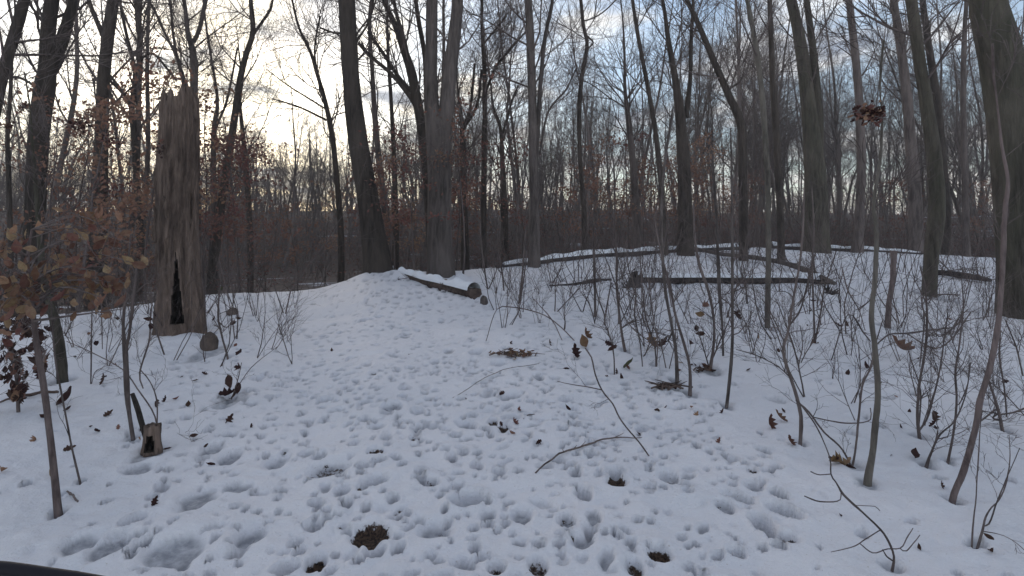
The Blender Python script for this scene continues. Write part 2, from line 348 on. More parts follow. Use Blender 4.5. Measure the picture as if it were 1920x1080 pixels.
def snowz(X, Y):
    Z = ground(X, Y); A = np.zeros_like(Z); A2 = np.zeros_like(Z)
    # soft melted hummocks over the whole trail
    Z = Z + 0.026 * np.abs(fbm(X, Y, 4.3, 2, 40)) * 1.0 + 0.013 * fbm(X, Y, 12, 2, 50) * np.clip(1.4 - Y / 9, 0, 1)
    for (x, y, a, bl, ang, dp, br) in prints:
        m = max(a, bl) * 2.1
        r0, r1 = np.searchsorted(ys, (y - m, y + m)); c0, c1 = np.searchsorted(us, ((x - m) / max(y, 1.3) - .02, (x + m) / max(y, 1.3) + .02))
        if r1 <= r0 or c1 <= c0: continue
        dx = X[r0:r1, c0:c1] - x; dy = Y[r0:r1, c0:c1] - y
        ca_, sa_ = math.cos(ang), math.sin(ang)
        p = (dx * ca_ + dy * sa_) / a; q = (-dx * sa_ + dy * ca_) / bl
        wob = 0.35 * vnoise(dx / a * 1.3 + x * 9, dy / a * 1.3 + y * 7, 3)
        rr = np.sqrt(p * p + q * q) + wob
        w_ = 1 / (1 + np.exp((rr - 0.95) * 9.0))
        rim = np.exp(-((rr - 1.45) / 0.35) ** 2)
        Z[r0:r1, c0:c1] += -dp * w_ + dp * 0.12 * rim
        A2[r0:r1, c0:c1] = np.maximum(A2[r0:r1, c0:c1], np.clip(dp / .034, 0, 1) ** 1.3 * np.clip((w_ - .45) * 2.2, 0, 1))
        if br: A[r0:r1, c0:c1] = np.maximum(A[r0:r1, c0:c1], br * np.clip(w_ * 1.15, 0, 1))
    return Z, (A, A2)
# snow heaped round the two trees on the crest
def heap(X, Y, px, py, Yd, h, s):
    p = at(px, py, Yd); return h * np.exp(-(((X - p[0]) / s) ** 2 + ((Y - Yd) / (s * 1.3)) ** 2))
def snow_all(X, Y):
    Z, A = snowz(X, Y)
    for h in [(690, 508, 13.0, .10, .35), (740, 505, 12.7, .13, .3), (780, 510, 12.9, .12, .22), (862, 500, 13.0, .16, .18), (345, 650, 7.4, .06, .3)]: Z = Z + heap(X, Y, *h)
    return Z, A
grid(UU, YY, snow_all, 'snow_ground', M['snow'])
gx = np.concatenate((-np.geomspace(700, 12, 40), np.linspace(-11.5, 11.5, 70), np.geomspace(12, 700, 40)))
gx = np.sort(np.concatenate((gx, np.linspace(-80, -13, 60), np.linspace(13, 80, 60))))
gy = np.concatenate((np.linspace(-40, 8, 30), np.linspace(8.4, 80, 110), np.geomspace(82, 900, 30)))
GX, GY = np.meshgrid(gx, gy)
def lowz(X, Y):
    Z = ground(X, Y)
    inside = (np.abs(X) < 1.13 * Y) & (Y > 1.2) & (Y < 27)
    return Z - np.where(inside, 0.13, 0.012), None
og = grid(GX, GY, lowz, 'ground', M['valley'])
# the outer sheet is snow wherever it is the same rise as the trail, litter and patches beyond the crest
me = og.data; me.materials.append(M['capsnow'])
cen = np.empty(len(me.polygons) * 3); me.polygons.foreach_get('center', cen); cen = cen.reshape(-1, 3)
uc = np.clip(cen[:, 0] / np.maximum(cen[:, 1], 2), -1.25, 1.25)
me.polygons.foreach_set('material_index', (cen[:, 1] < np.interp(uc, _u, _D)).astype(int)); me.update()
# the snow sheet ends a little beyond the crest: give its lee side the valley litter
so_ = bpy.data.objects['snow_ground']; me = so_.data; me.materials.append(M['valley'])
cen = np.empty(len(me.polygons) * 3); me.polygons.foreach_get('center', cen); cen = cen.reshape(-1, 3)
uc = np.clip(cen[:, 0] / cen[:, 1], -1.25, 1.25)
me.polygons.foreach_set('material_index', (cen[:, 1] > np.interp(uc, _u, _D) + 0.7 + 1.2 * fbm(cen[:, 0], cen[:, 1], 1.2, 3, 8)).astype(int)); me.update()
# ------------------------------------------------------------------ trees traced from the picture
def trunk_path(pts, Y, drift=0.0, n=None):
    P = [];
    for k, (px, py, wp) in enumerate(pts):
        y = Y + drift * k; p = at(px, py, y); P.append((*p, wm(wp, y) / 2 * .92))
    return np.array(P)
def hero(label, pts, Y=None, m='far', limbs=(), extend=6.0, nb=10, start=0.35, blen=2.2, flare=1.5, nk=(6, 5, 4), cat='tree', sides=10, rough=0.14, seed=1, group=None, crownlimbs=True, name='bare_tree', drift=0.0, leafpart=None, rmin=.003, up=.12):
    rg = np.random.default_rng(seed * 13 + 5)
    if cat == 'tree': nb = int(nb * 1.6)
    if Y is None: h0 = hit(pts[0][0], pts[0][1]); Y = h0[1]
    P = trunk_path(pts, Y, drift)
    z0 = gz(P[0, 0], P[0, 1])
    if P[0, 2] > z0 + 0.05 or P[0, 2] < z0 - 0.05:
        dzz = P[0, 2] - z0
        if dzz > 0: P = np.vstack(((P[0, 0], P[0, 1], z0, P[0, 3] * 1.05), P))
        else: P[0, 2] = z0
    base = P[0, :3].copy()
    P = np.vstack(((P[0, 0], P[0, 1], P[0, 2] - 0.15, P[0, 3]), P))
    def ext(Q, ex):
        d = norm(Q[-1, :3] - Q[-3, :3] if len(Q) > 2 else Q[-1, :3] - Q[-2, :3]); d = norm(d * 0.9 + np.array((0, 0, .35)))
        k = max(3, int(ex / 1.2)); q = [Q[-1]]
        for i in range(k):
            d = norm(d + rg.normal(0, .07, 3)); q.append(np.append(q[-1][:3] + d * ex / k, max(Q[-1, 3] * (1 - 0.85 * (i + 1) / k), .008)))
        return np.vstack((Q, np.array(q[1:])))
    if extend: P = ext(P, extend)
    n = max(14, int(len(P) * 4)); S = catmull(P, n)
    hgt = S[:, 2] - base[2]
    S[:, 3] = np.maximum(S[:, 3], rmin)
    flare = 1 + (flare - 1) * .3; S[:, 3] *= 1 + (flare - 1) * np.exp(-np.maximum(hgt, 0) / (P[0, 3] * 2.2 + .02))
    root = empty(name, base, label, cat, group)
    mb = MB(); big = S[:, 3].max() > .08
    if not big: S[:, 3] *= .84
    tube(mb, S[:, :3], S[:, 3], sides if big else 8, rough=rough if big else 0.26, seed=seed)
    mb.build('trunk', M[m], root, base)
    paths = [S]
    for lb in limbs:
        Q = trunk_path(lb, Y)
        if Q[-1, 2] > at(960, 25, Y)[2] and extend: Q = ext(Q, extend * 0.7)
        Q = catmull(Q, max(8, len(Q) * 4)); Q[:, 3] = np.maximum(Q[:, 3], rmin)
        mb = MB(); tube(mb, Q[:, :3], Q[:, 3], 8 if Q[0, 3] > .05 else 5, rough=rough, seed=seed + 3); mb.build('limb', M[m], root, base); paths.append(Q)
    if nb:
        mb = MB()
        for pi, Q in enumerate(paths):
            cnt = nb if pi == 0 else max(3, nb // 2)
            for k in range(cnt):
                t = (start if pi == 0 else 0.25) + (1 - (start if pi == 0 else .25)) * rg.random(); i = min(int(t * (len(Q) - 1)), len(Q) - 2)
                d0 = norm(Q[i + 1, :3] - Q[i, :3]); ax = norm(np.cross(d0, rg.normal(0, 1, 3))); a = rg.uniform(.45, 1.15)
                grow(mb, Q[i, :3], d0 * math.cos(a) + ax * math.sin(a), blen * rg.uniform(.55, 1.25), min(Q[i, 3] * .34, .032), 1, rg, up, .17, nk, rmin=rmin)
        tag(mb.build('crown', M['twig'], root, base), kind='stuff')
    return root, S, Y
H = [
 # label, pts(base->top), Y, material, kwargs
 ('dark trunk leaning out of the upper left corner of the photo', [(-75, 560, 30), (-50, 400, 26), (-22, 260, 24), (2, 148, 22), (22, 80, 21), (45, 0, 19)], 10.5, 'dark', dict(limbs=[[(-5, 150, 7), (30, 145, 6), (55, 155, 5), (72, 172, 4)]], nb=8, seed=2)),
 ('forked dark grey tree, its trunk splitting in two above the orange leaves', [(58, 575, 44), (62, 454, 36), (66, 380, 35), (74, 240, 37), (84, 165, 38), (88, 125, 30), (90, 60, 27), (98, 0, 25)], 11.0, 'dark', dict(limbs=[[(88, 150, 24), (104, 110, 23), (118, 74, 23), (130, 30, 20), (142, -10, 19)]], nb=16, seed=3, sides=14)),
 ('straight dark tree between the forked tree and the broken stump', [(180, 560, 36), (184, 430, 32), (187, 340, 28), (190, 240, 24), (194, 150, 23), (202, 70, 24), (212, 0, 22)], 14.0, 'dark', dict(limbs=[[(196, 75, 10), (178, 30, 9), (160, -20, 8)], [(205, 150, 6), (230, 175, 6), (243, 195, 6), (250, 210, 5)]], nb=14, seed=4, sides=12)),
 ('slim crooked tree just left of the broken stump', [(262, 520, 14), (262, 420, 13), (256, 330, 12), (250, 240, 12), (247, 200, 11), (254, 140, 9), (243, 90, 7), (232, 40, 6)], 17, 'dark', dict(limbs=[[(247, 195, 7), (225, 165, 6), (205, 140, 5)], [(254, 125, 5), (285, 100, 5), (330, 150, 4)]], nb=14, seed=5)),
 ('many-stemmed tree spreading above the broken stump top', [(368, 520, 22), (366, 300, 18), (364, 180, 15), (362, 100, 13), (352, 60, 9), (345, 0, 8)], 15, 'grey', dict(limbs=[[(362, 80, 9), (374, 55, 9), (386, 0, 8)], [(345, 165, 7), (332, 110, 6), (308, 60, 6), (290, 20, 5), (275, -10, 5)], [(352, 165, 6), (336, 120, 6), (325, 70, 5), (320, 10, 5)], [(368, 160, 7), (369, 120, 6), (366, 105, 6)]], nb=14, seed=6)),
 ('thin twisted tree right behind the broken stump', [(404, 500, 12), (400, 330, 11), (402, 240, 10), (408, 190, 7), (398, 120, 5), (388, 60, 4)], 18, 'far', dict(limbs=[[(403, 240, 6), (425, 190, 5), (445, 90, 4)]], nb=12, seed=7)),
 ('leaning tree with a Y fork against the brightest cloud', [(398, 520, 18), (412, 400, 17), (428, 300, 15), (440, 220, 14), (450, 150, 13), (462, 100, 12), (474, 62, 11), (472, 20, 9), (470, -10, 8)], 15, 'dark', dict(limbs=[[(474, 65, 7), (492, 40, 6), (508, 15, 6), (513, -10, 5)]], nb=14, seed=8)),
 ('small dark tree right of the leaning Y fork tree', [(470, 500, 12), (466, 380, 11), (456, 260, 9), (450, 190, 6), (455, 150, 5)], 20, 'dark', dict(nb=12, seed=9, extend=2)),
 ('fan-branched tree curving left beside the thick dark trunk', [(640, 480, 13), (637, 400, 12), (625, 270, 11), (612, 200, 10), (595, 140, 8), (583, 100, 7), (560, 50, 5)], 17, 'dark', dict(limbs=[[(612, 205, 4), (580, 185, 4), (540, 160, 3), (500, 130, 2)], [(594, 135, 5), (590, 90, 4), (600, 30, 4)], [(612, 225, 5), (560, 200, 4), (510, 185, 3)]], nb=18, seed=10, start=.3)),
 ('thick dark trunk leaning left, on the crest of the snowy rise', [(708, 508, 54), (706, 480, 50), (700, 440, 46), (690, 370, 42), (677, 300, 41), (667, 230, 38), (659, 150, 34), (654, 80, 34), (650, 0, 33), (648, -40, 32)], 13.3, 'dark', dict(limbs=[[(662, 60, 6), (630, 62, 5), (600, 52, 4)], [(664, 75, 7), (700, 120, 6), (735, 190, 0.01)][:0] or [(666, 80, 6), (692, 40, 4), (702, -10, 4)]], nb=10, seed=11, sides=20, flare=1.55, rough=.12)),
 ('slim tree right of the thick leaning trunk, its top under cloud', [(728, 490, 15), (722, 400, 14), (712, 310, 13), (703, 220, 11), (698, 130, 9), (693, 40, 8)], 18, 'far', dict(nb=14, seed=12, start=.3)),
 ('narrow dark tree left of the curved limbs', [(742, 480, 14), (740, 330, 11), (734, 200, 8), (728, 110, 7), (726, 30, 5)], 19, 'dark', dict(nb=14, seed=13, start=.3)),
 ('dark curving tree arching left behind the pale double trunk', [(812, 470, 24), (802, 330, 22), (792, 250, 20), (782, 190, 20), (770, 130, 19), (756, 90, 15), (742, 50, 12), (720, 0, 10)], 16, 'dark', dict(limbs=[[(796, 240, 11), (775, 190, 10), (735, 140, 8), (700, 110, 7), (672, 82, 6)], [(782, 180, 9), (752, 150, 8), (715, 95, 7), (690, 60, 6)], [(770, 130, 9), (757, 70, 8), (742, 20, 7)], [(800, 200, 11), (797, 110, 10), (785, 40, 9), (778, -10, 8)]], nb=18, seed=14, sides=12)),
 ('large pale grey tree splitting into two trunks in the middle of the photo', [(827, 516, 56), (825, 480, 50), (824, 400, 48), (824, 320, 48), (821, 250, 50), (811, 210, 32), (808, 150, 27), (809, 80, 25), (810, 0, 24)], 13.4, 'grey', dict(limbs=[[(832, 262, 34), (838, 200, 31), (843, 140, 30), (851, 70, 27), (858, 0, 24)], [(849, 190, 5), (861, 205, 4), (868, 240, 4)]], nb=10, seed=15, sides=18, flare=1.25, rough=.1)),
 ('dark tree with three spreading limbs right of the pale double trunk', [(872, 480, 17), (870, 380, 15), (868, 300, 13), (865, 220, 8), (858, 170, 5)], 18, 'dark', dict(limbs=[[(869, 270, 8), (868, 245, 8), (882, 200, 6), (890, 120, 5)], [(870, 240, 7), (895, 195, 6), (903, 130, 5)]], nb=12, seed=16, extend=2)),
 ('upright dark tree with a high side limb, right of centre', [(907, 500, 12), (907, 400, 12), (908, 280, 11), (909, 170, 10), (907, 100, 9), (903, 30, 7)], 17, 'dark', dict(limbs=[[(911, 172, 6), (930, 125, 6), (955, 95, 5), (985, 60, 4)], [(909, 80, 5), (925, 60, 4), (950, 30, 4)]], nb=18, seed=17, start=.3)),
 ('small tree forking low between two taller right-of-centre trees', [(946, 480, 17), (945, 380, 15), (942, 300, 10), (938, 240, 7), (925, 200, 5)], 20, 'dark', dict(limbs=[[(943, 250, 5), (960, 190, 5), (972, 160, 4)]], nb=14, seed=18, extend=2)),
 ('straight grey-brown tree touched on its right by a dark slim companion', [(1001, 500, 25), (1002, 400, 22), (1000, 300, 18), (998, 190, 18), (995, 90, 17), (990, 0, 15)], 15, 'grey', dict(limbs=[[(1004, 340, 10), (1008, 250, 9), (1014, 150, 9), (1022, 70, 8), (1036, 0, 7)], [(1012, 290, 5), (1028, 210, 5), (1060, 170, 4), (1080, 130, 3)]], nb=16, seed=19)),
 ('thin kinked dark tree with elbow bends', [(1096, 480, 13), (1095, 400, 11), (1088, 300, 9), (1086, 220, 9), (1090, 150, 9), (1101, 85, 8), (1094, 50, 8), (1089, 0, 7)], 17, 'dark', dict(limbs=[[(1098, 65, 4), (1112, 80, 4), (1100, 92, 3)], [(1093, 40, 3), (1120, 30, 3), (1150, 5, 3)]], nb=8, seed=20)),
 ('brown trunk with a brushy top between the kinked tree and the curved one', [(1196, 480, 19), (1193, 400, 17), (1186, 300, 14), (1178, 220, 12), (1172, 170, 7)], 19, 'far', dict(nb=22, seed=21, extend=4)),
 ('slim curved tree bending to the upper left', [(1246, 480, 14), (1240, 350, 12), (1228, 240, 10), (1212, 150, 9), (1195, 60, 8), (1186, 0, 7)], 18, 'dark', dict(nb=12, seed=22)),
 ('dark forked tree standing left of the slanting limb tree', [(1286, 480, 34), (1284, 360, 28), (1278, 250, 24), (1268, 160, 16), (1254, 80, 11), (1246, 20, 8)], 18, 'dark', dict(limbs=[[(1286, 220, 12), (1294, 150, 9), (1296, 70, 8), (1300, 0, 6)]], nb=16, seed=23)),
 ('slanting tree that bends left as it rises', [(1394, 480, 18), (1393, 360, 17), (1390, 240, 17), (1372, 190, 15), (1345, 130, 13), (1322, 75, 12), (1300, 25, 10), (1284, -10, 9)], 17, 'dark', dict(limbs=[[(1362, 170, 5), (1385, 155, 4), (1395, 140, 3)]], nb=12, seed=24)),
 ('tall pale slender tree whose foot stands in open snow', [(1439, 612, 13), (1440, 540, 13), (1441, 470, 13), (1440, 380, 13), (1437, 290, 14), (1430, 190, 14), (1418, 90, 13), (1405, 20, 10), (1398, -20, 9)], None, 'pale', dict(nb=8, seed=25, flare=1.15)),
 ('dark thin tree hugging the right of the tall pale slender tree', [(1465, 480, 15), (1462, 380, 14), (1455, 240, 14), (1448, 130, 11), (1443, 0, 10)], 17, 'dark', dict(nb=12, seed=26)),
 ('stout mossy tree, widest of those right of centre', [(1530, 478, 50), (1530, 420, 44), (1527, 320, 40), (1518, 220, 30), (1507, 120, 26), (1495, 50, 21), (1483, 0, 20)], 20, 'olive', dict(limbs=[[(1538, 300, 16), (1534, 200, 17), (1525, 100, 15), (1512, 0, 12)]], nb=12, seed=27, sides=14)),
 ('even grey tree between the stout mossy tree and the leaf nest', [(1607, 477, 22), (1612, 400, 18), (1615, 300, 17), (1611, 190, 16), (1602, 90, 15), (1592, 0, 13)], 20, 'far', dict(nb=14, seed=28)),
 ('broad brown tree slanting left toward its top behind the leaf nest', [(1718, 478, 24), (1716, 380, 24), (1706, 240, 20), (1692, 110, 17), (1676, 0, 14)], 20, 'far', dict(nb=14, seed=29)),
 ('mossy leaning tree with its foot cut off square by the snow', [(1742, 553, 27), (1746, 480, 26), (1756, 400, 30), (1752, 300, 27), (1738, 200, 24), (1722, 100, 22), (1708, 0, 20)], None, 'olive', dict(nb=10, seed=30, flare=1.1, sides=12)),
 ('dark tree close behind the mossy leaning one', [(1775, 480, 20), (1770, 350, 18), (1758, 200, 15), (1742, 90, 13), (1730, 0, 11)], 20, 'dark', dict(nb=14, seed=31)),
 ('lone slim tree left of the huge right-hand trunk', [(1812, 480, 14), (1810, 350, 12), (1806, 200, 10), (1808, 80, 9), (1812, 0, 7)], 19, 'far', dict(nb=16, seed=32)),
 ('huge olive trunk filling the right edge of the photo', [(1928, 592, 104), (1922, 520, 92), (1916, 430, 88), (1908, 320, 86), (1895, 210, 82), (1876, 100, 76), (1855, 20, 66), (1845, -30, 62)], None, 'olive', dict(nb=6, seed=33, sides=24, flare=1.15, rough=.08, start=.6)),
 ('crooked pale foreground sapling with a kink halfway, right side', [(1626, 906, 17), (1636, 850, 15), (1642, 790, 14), (1646, 730, 13), (1640, 650, 13), (1634, 590, 12), (1641, 520, 11), (1643, 430, 10), (1638, 380, 8), (1650, 300, 7), (1654, 230, 5), (1650, 170, 3)], None, 'pale', dict(nb=5, seed=34, flare=1.1, extend=0.3, start=.45, blen=.5, cat='sapling', name='sapling', rmin=.002)),
 ('long pinkish sapling sweeping down to the left at far right', [(1786, 937, 13), (1806, 885, 13), (1826, 815, 13), (1838, 750, 13), (1856, 690, 13), (1872, 600, 12), (1880, 500, 11), (1884, 400, 10), (1890, 340, 8), (1878, 270, 6), (1868, 180, 4)], None, 'pink', dict(nb=5, seed=35, flare=1.1, extend=0.3, start=.5, blen=.5, cat='sapling', name='sapling', rmin=.002)),
 ('short broken sapling post with a brown splintered top', [(1664, 612, 14), (1668, 560, 12), (1674, 520, 11), (1676, 470, 15)], None, 'pink', dict(nb=0, extend=0, seed=36, flare=1.1, cat='sapling', name='sapling')),
 ('small dark trunk rising from open snow into the orange leaves', [(118, 714, 23), (113, 660, 22), (104, 610, 20), (92, 560, 17), (80, 500, 14), (72, 420, 11), (66, 330, 8)], None, 'olive', dict(nb=4, extend=1, seed=37, flare=1.05, blen=.8)),
 ('thin dark mast-like tree at the far left', [(22, 560, 12), (18, 400, 11), (14, 260, 10), (18, 200, 9), (22, 120, 7), (28, 40, 5)], 9.5, 'dark', dict(nb=8, seed=38, extend=1, blen=1.0)),
]
HEROES = {}
for i, (lab, pts, Y, m, kw) in enumerate(H):
    HEROES[lab] = hero(lab, pts, Y, m, **kw)
# ------------------------------------------------------------------ the broken stump (snag)
def snag():
    c = hit(340, 634); Y = c[1] + 0.25; s = Y / 1100
    base = np.array((at(341, 634, Y)[0], Y, gz(c[0], Y)))
    rows = [(640, 341, 100), (632, 341, 96), (610, 340, 90), (580, 338, 86), (540, 336, 80), (500, 335, 78), (460, 333, 75), (420, 332, 73), (380, 332, 71), (330, 333, 69), (280, 335, 68), (230, 337, 67), (205, 337, 66), (190, 338, 64), (176, 338, 62), (164, 338, 60)]
    n = 120; P = catmull(np.array([(*at(x, y, Y), w_ * s / 2 * (.96 if y > 560 else .93)) for y, x, w_ in rows]), 150)
    a = np.arange(n) * 2 * math.pi / n; V = []
    ztop = P[-1, 2]
    for k in range(len(P)):
        x, y, z, r = P[k]; h = z - base[2]; t = k / (len(P) - 1)
        rr = r * (1 + 0.22 * fbm(np.cos(a) * 2.2 + 3, np.sin(a) * 2.2 + h * 0.5, 1.4, 4, 77) + .085 * np.round(3 * fbm(np.cos(a) * 3.0 + 8, np.sin(a) * 3.0 + h * 1.1, 1.0, 3, 31)) / 1.5 + 0.09 * fbm(np.cos(a) * 7, np.sin(a) * 9 + h * .5, 2, 2, 12))
        # root lobes at the foot
        rr = rr * (1 + 0.12 * np.exp(-max(h, 0) / .18) * (np.cos(a * 5 + 1)))
        q = np.stack((x + rr * np.cos(a), y + rr * np.sin(a) * 0.95, np.full(n, z)), -1)
        # ragged top
        jag = 0.42 + 0.55 * vnoise(np.cos(a) * 1.6 + 5, np.sin(a) * 1.6 + 9, 4) + .35 * vnoise(np.cos(a) * 5, np.sin(a) * 5, 14) + 0.10 * np.sin(a * 9)
        notch = np.exp(-((np.angle(np.exp(1j * (a + 1.95)))) / .22) ** 2) * .25
        lim = ztop - 0.42 * np.clip(jag + notch - .25, 0, 1)
        over = np.clip(q[:, 2] - lim, 0, None); q[:, 2] = np.minimum(q[:, 2], lim + over * .02)
        q[:, 0] += (x - q[:, 0]) * np.clip(over * 0.6, 0, .3); q[:, 1] += (y - q[:, 1]) * np.clip(over * 0.6, 0, .3)
        V.append(q)
    V.append(V[-1] * 0.55 + np.array([P[-1, 0], P[-1, 1], ztop - .5]) * .45)
    V = np.array(V); k = len(V); i = np.arange(k - 1)[:, None] * n; j = np.arange(n)[None]; j2 = (j + 1) % n
    f = np.stack([i + j, i + j2, i + n + j2, i + n + j], -1).reshape(-1, 4)
    ax = np.concatenate((P[:, :3], [[P[-1, 0], P[-1, 1], ztop - .5]]))
    def opening(vv, ff):
        fc = vv.reshape(-1, 3)[ff].mean(1); hh = fc[:, 2] - base[2]; ang = np.arctan2(fc[:, 1] - base[1], fc[:, 0] - np.interp(fc[:, 2], P[:, 2], P[:, 0]))
        wd = 0.30 * np.clip(1 - (hh - .1) / 1.0, 0, 1) ** .8 + .05 * vnoise(hh * 6 + np.sign(ang + 1.1) * 9, hh * 0 + 2, 5)
        return (np.abs(ang - math.atan2(-base[1], -base[0]) + .14 - .05 * hh) < wd) & (hh > .16) & (hh < 1.3)
    f = f[~opening(V, f)]
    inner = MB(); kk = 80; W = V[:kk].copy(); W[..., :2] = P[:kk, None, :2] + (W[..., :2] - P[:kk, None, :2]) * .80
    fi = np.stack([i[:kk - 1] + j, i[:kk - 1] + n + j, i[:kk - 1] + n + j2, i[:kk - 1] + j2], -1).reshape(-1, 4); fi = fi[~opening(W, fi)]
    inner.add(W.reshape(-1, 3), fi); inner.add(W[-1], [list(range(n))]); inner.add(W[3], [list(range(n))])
    root = empty('broken_stump', base, 'tall broken dead trunk with ragged top and a dark hollow at its foot', 'stump')
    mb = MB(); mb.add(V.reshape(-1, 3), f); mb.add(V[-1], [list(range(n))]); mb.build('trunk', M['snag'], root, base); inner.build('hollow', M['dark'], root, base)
    rg = np.random.default_rng(4)
    for k in range(14):   # slabs of peeling bark and splinters
        aa = rg.uniform(-math.pi, 0); tt = rg.uniform(.12, .95); p = P[int(tt * 149)]
        L = rg.uniform(.12, .45); wd = rg.uniform(.02, .05)
        out = np.array((math.cos(aa), math.sin(aa) * .95, 0)); b0 = p[:3] + out * p[3] * 1.0
        mb = MB(); Q = [b0 + np.array((0, 0, -L / 2)), b0 + out * .012, b0 + out * rg.uniform(.02, .045) + np.array((rg.normal(0, .02), 0, L / 2))]
        tube(mb, catmull(Q, 6), [wd * .4, wd * .8, wd, wd * .9, wd * .6, wd * .15], 5, rough=.3, seed=k); mb.build('bark_slab', M['snag'], root, base)
    for dx, dyy, L in ((-0.16, -.1, .16), (-.12, -.14, .10), (.1, -.1, .12), (.19, 0, .14)):
        b0 = np.array((P[-1, 0] + dx, P[-1, 1] + dyy, ztop - .42)); mb = MB()
        tube(mb, [b0, b0 + (0.005, 0, L * 1.5), b0 + (-.008, 0, L * 2.3)], [.05, .032, .006], 6, rough=.3, seed=3); mb.build('splinter', M['snag'], root, base)
    return base
SN = snag()
# ------------------------------------------------------------------ leaf and shrub meshes
def lobed(n=7, lobes=True, curl=0.5, seed=0):
    rg = np.random.default_rng(seed); half = []
    m = 9
    for i in range(m):
        t = i / (m - 1); wv = math.sin(math.pi * t ** 0.8) * (0.34 if lobes else .27)
        if lobes and i % 2 == 0 and 0 < i < m - 1: wv *= .5
        half.append((t, max(wv, .012)))
    V = []; Fc = []
    for t, wv in half:
        cz = curl * (t - .5) ** 2; V += [(-wv, t - .5, cz + abs(wv) * curl * .9 + rg.normal(0, .02)), (0, t - .5, cz), (wv, t - .5, cz + abs(wv) * curl * .9 + rg.normal(0, .02))]
    for i in range(m - 1):
        a = i * 3; Fc += [(a, a + 1, a + 4, a + 3), (a + 1, a + 2, a + 5, a + 4)]
    return np.array(V), np.array(Fc)
def leafmesh(name, m, **k):
    v, f = lobed(**k); mb = MB(); mb.add(v, f); o = mb.build(name, m); me = o.data; bpy.data.objects.remove(o); return me
LM = {}
for kmat in ('tan', 'russet', 'maroon', 'brown', 'greenleaf', 'straw'):
    LM[kmat] = [leafmesh('leaf', M[kmat], lobes=lb, curl=cu, seed=s) for lb, cu, s in ((True, .7, 1), (True, 1.3, 2), (False, .5, 3), (False, 1.0, 4))]
def put_leaf(loc, size, kmat, rg, parent=None, name='leaf', label=None, cat=None, group=None, rot=None, shape=None):
    o = bpy.data.objects.new(name, LM[kmat][rg.integers(0, 4) if shape is None else shape]); coll.objects.link(o)
    o.location = loc; o.scale = (size,) * 3
    o.rotation_euler = rot if rot is not None else (rg.uniform(-1.2, 1.2), rg.uniform(-1.2, 1.2), rg.uniform(0, 6.28))
    if parent is not None: o.parent = parent
    return tag(o, label, cat, group)
def plant(label, stems, Y=None, m='twig', cat='shrub', name='shrub', nb=5, blen=.25, seed=0, leaves=(), group=None, nk=(3, 2), drift=0.0, basepx=None):
    if nb > 2 and stems[0][0][0] > 1000: nb += 4; blen *= 1.35
    """stems: pixel paths (first one starts on the ground). leaves: (px, py, size px, material)"""
    allQ = None; prev = []; rg = np.random.default_rng(seed + 100); b = hit(*(basepx or stems[0][0][:2])) if Y is None else None
    if Y is None: Y = b[1]
    base = np.array((at(stems[0][0][0], stems[0][0][1], Y)[0], Y, 0)); base[2] = gz(base[0], Y)
    root = empty(name, base, label, cat, group); tw = MB(); nt_ = 0
    for si, st in enumerate(stems):
        dr = rg.uniform(-.08, .08) if drift == 0 else drift
        Q = []; y0 = Y
        if prev:
            dd_ = [(math.hypot(a - st[0][0], b_ - st[0][1]), c) for a, b_, c in prev]; md = min(dd_)
            if md[0] < 14: y0 = md[1]
        for k, p in enumerate(st):
            y = y0 + dr * k; q = at(p[0], p[1], y)
            prev += [(p[0], p[1], y)] + ([((p[0] * (1 - f_) + st[k - 1][0] * f_), (p[1] * (1 - f_) + st[k - 1][1] * f_), y - dr * f_) for f_ in (.25, .5, .75)] if k else [])
            wp = p[2] if len(p) > 2 else 3
            if si == 0 and k == 0: q[2] = base[2] - .02
            Q.append((*q, max(wm(wp * .68, Y) / 2, .0012)))
        Q = catmull(np.array(Q), max(8, len(Q) * 3)); mb = MB()
        wob = .6 * np.cumsum(rg.normal(0, wm(.5, Y), (len(Q), 3)), axis=0) * .5; wob -= np.linspace(0, 1, len(Q))[:, None] * wob[-1]
        Q[:, :3] += wob; Q[:, 3] = np.maximum(Q[:, 3], .001)
        if si and allQ is not None:
            dd_ = np.linalg.norm(allQ - Q[0, :3], axis=1); j_ = np.argmin(dd_)
            if dd_[j_] < wm(22, Y): off = allQ[j_] - Q[0, :3]; Q[:, :3] += off * np.linspace(1, 0, len(Q))[:, None]
        allQ = Q[:, :3].copy() if allQ is None else np.vstack((allQ, Q[:, :3]))
        tube(mb, Q[:, :3], Q[:, 3], 6, rough=.2, seed=seed); mb.build('stem', M[m], root, base)
        for k in range(nb):
            i = rg.integers(len(Q) // 4, len(Q) - 1); d0 = norm(Q[i + 1, :3] - Q[i, :3]); ax = norm(np.cross(d0, rg.normal(0, 1, 3))); a = rg.uniform(.4, 1.1)
            grow(tw, Q[i, :3], d0 * math.cos(a) + ax * math.sin(a), blen * rg.uniform(.4, 1.3), min(Q[i, 3] * .5, .006), 0, rg, .06, .22, nk, rmin=.0009); nt_ += 1
    if nt_: tag(tw.build('twig', M['twig'], root, base), kind='stuff')
    for (px, py, s, km) in leaves:
        p = at(px, py, Y - .02) - base; put_leaf(p, wm(s, Y) * 1.15, km, rg, root)
    return root
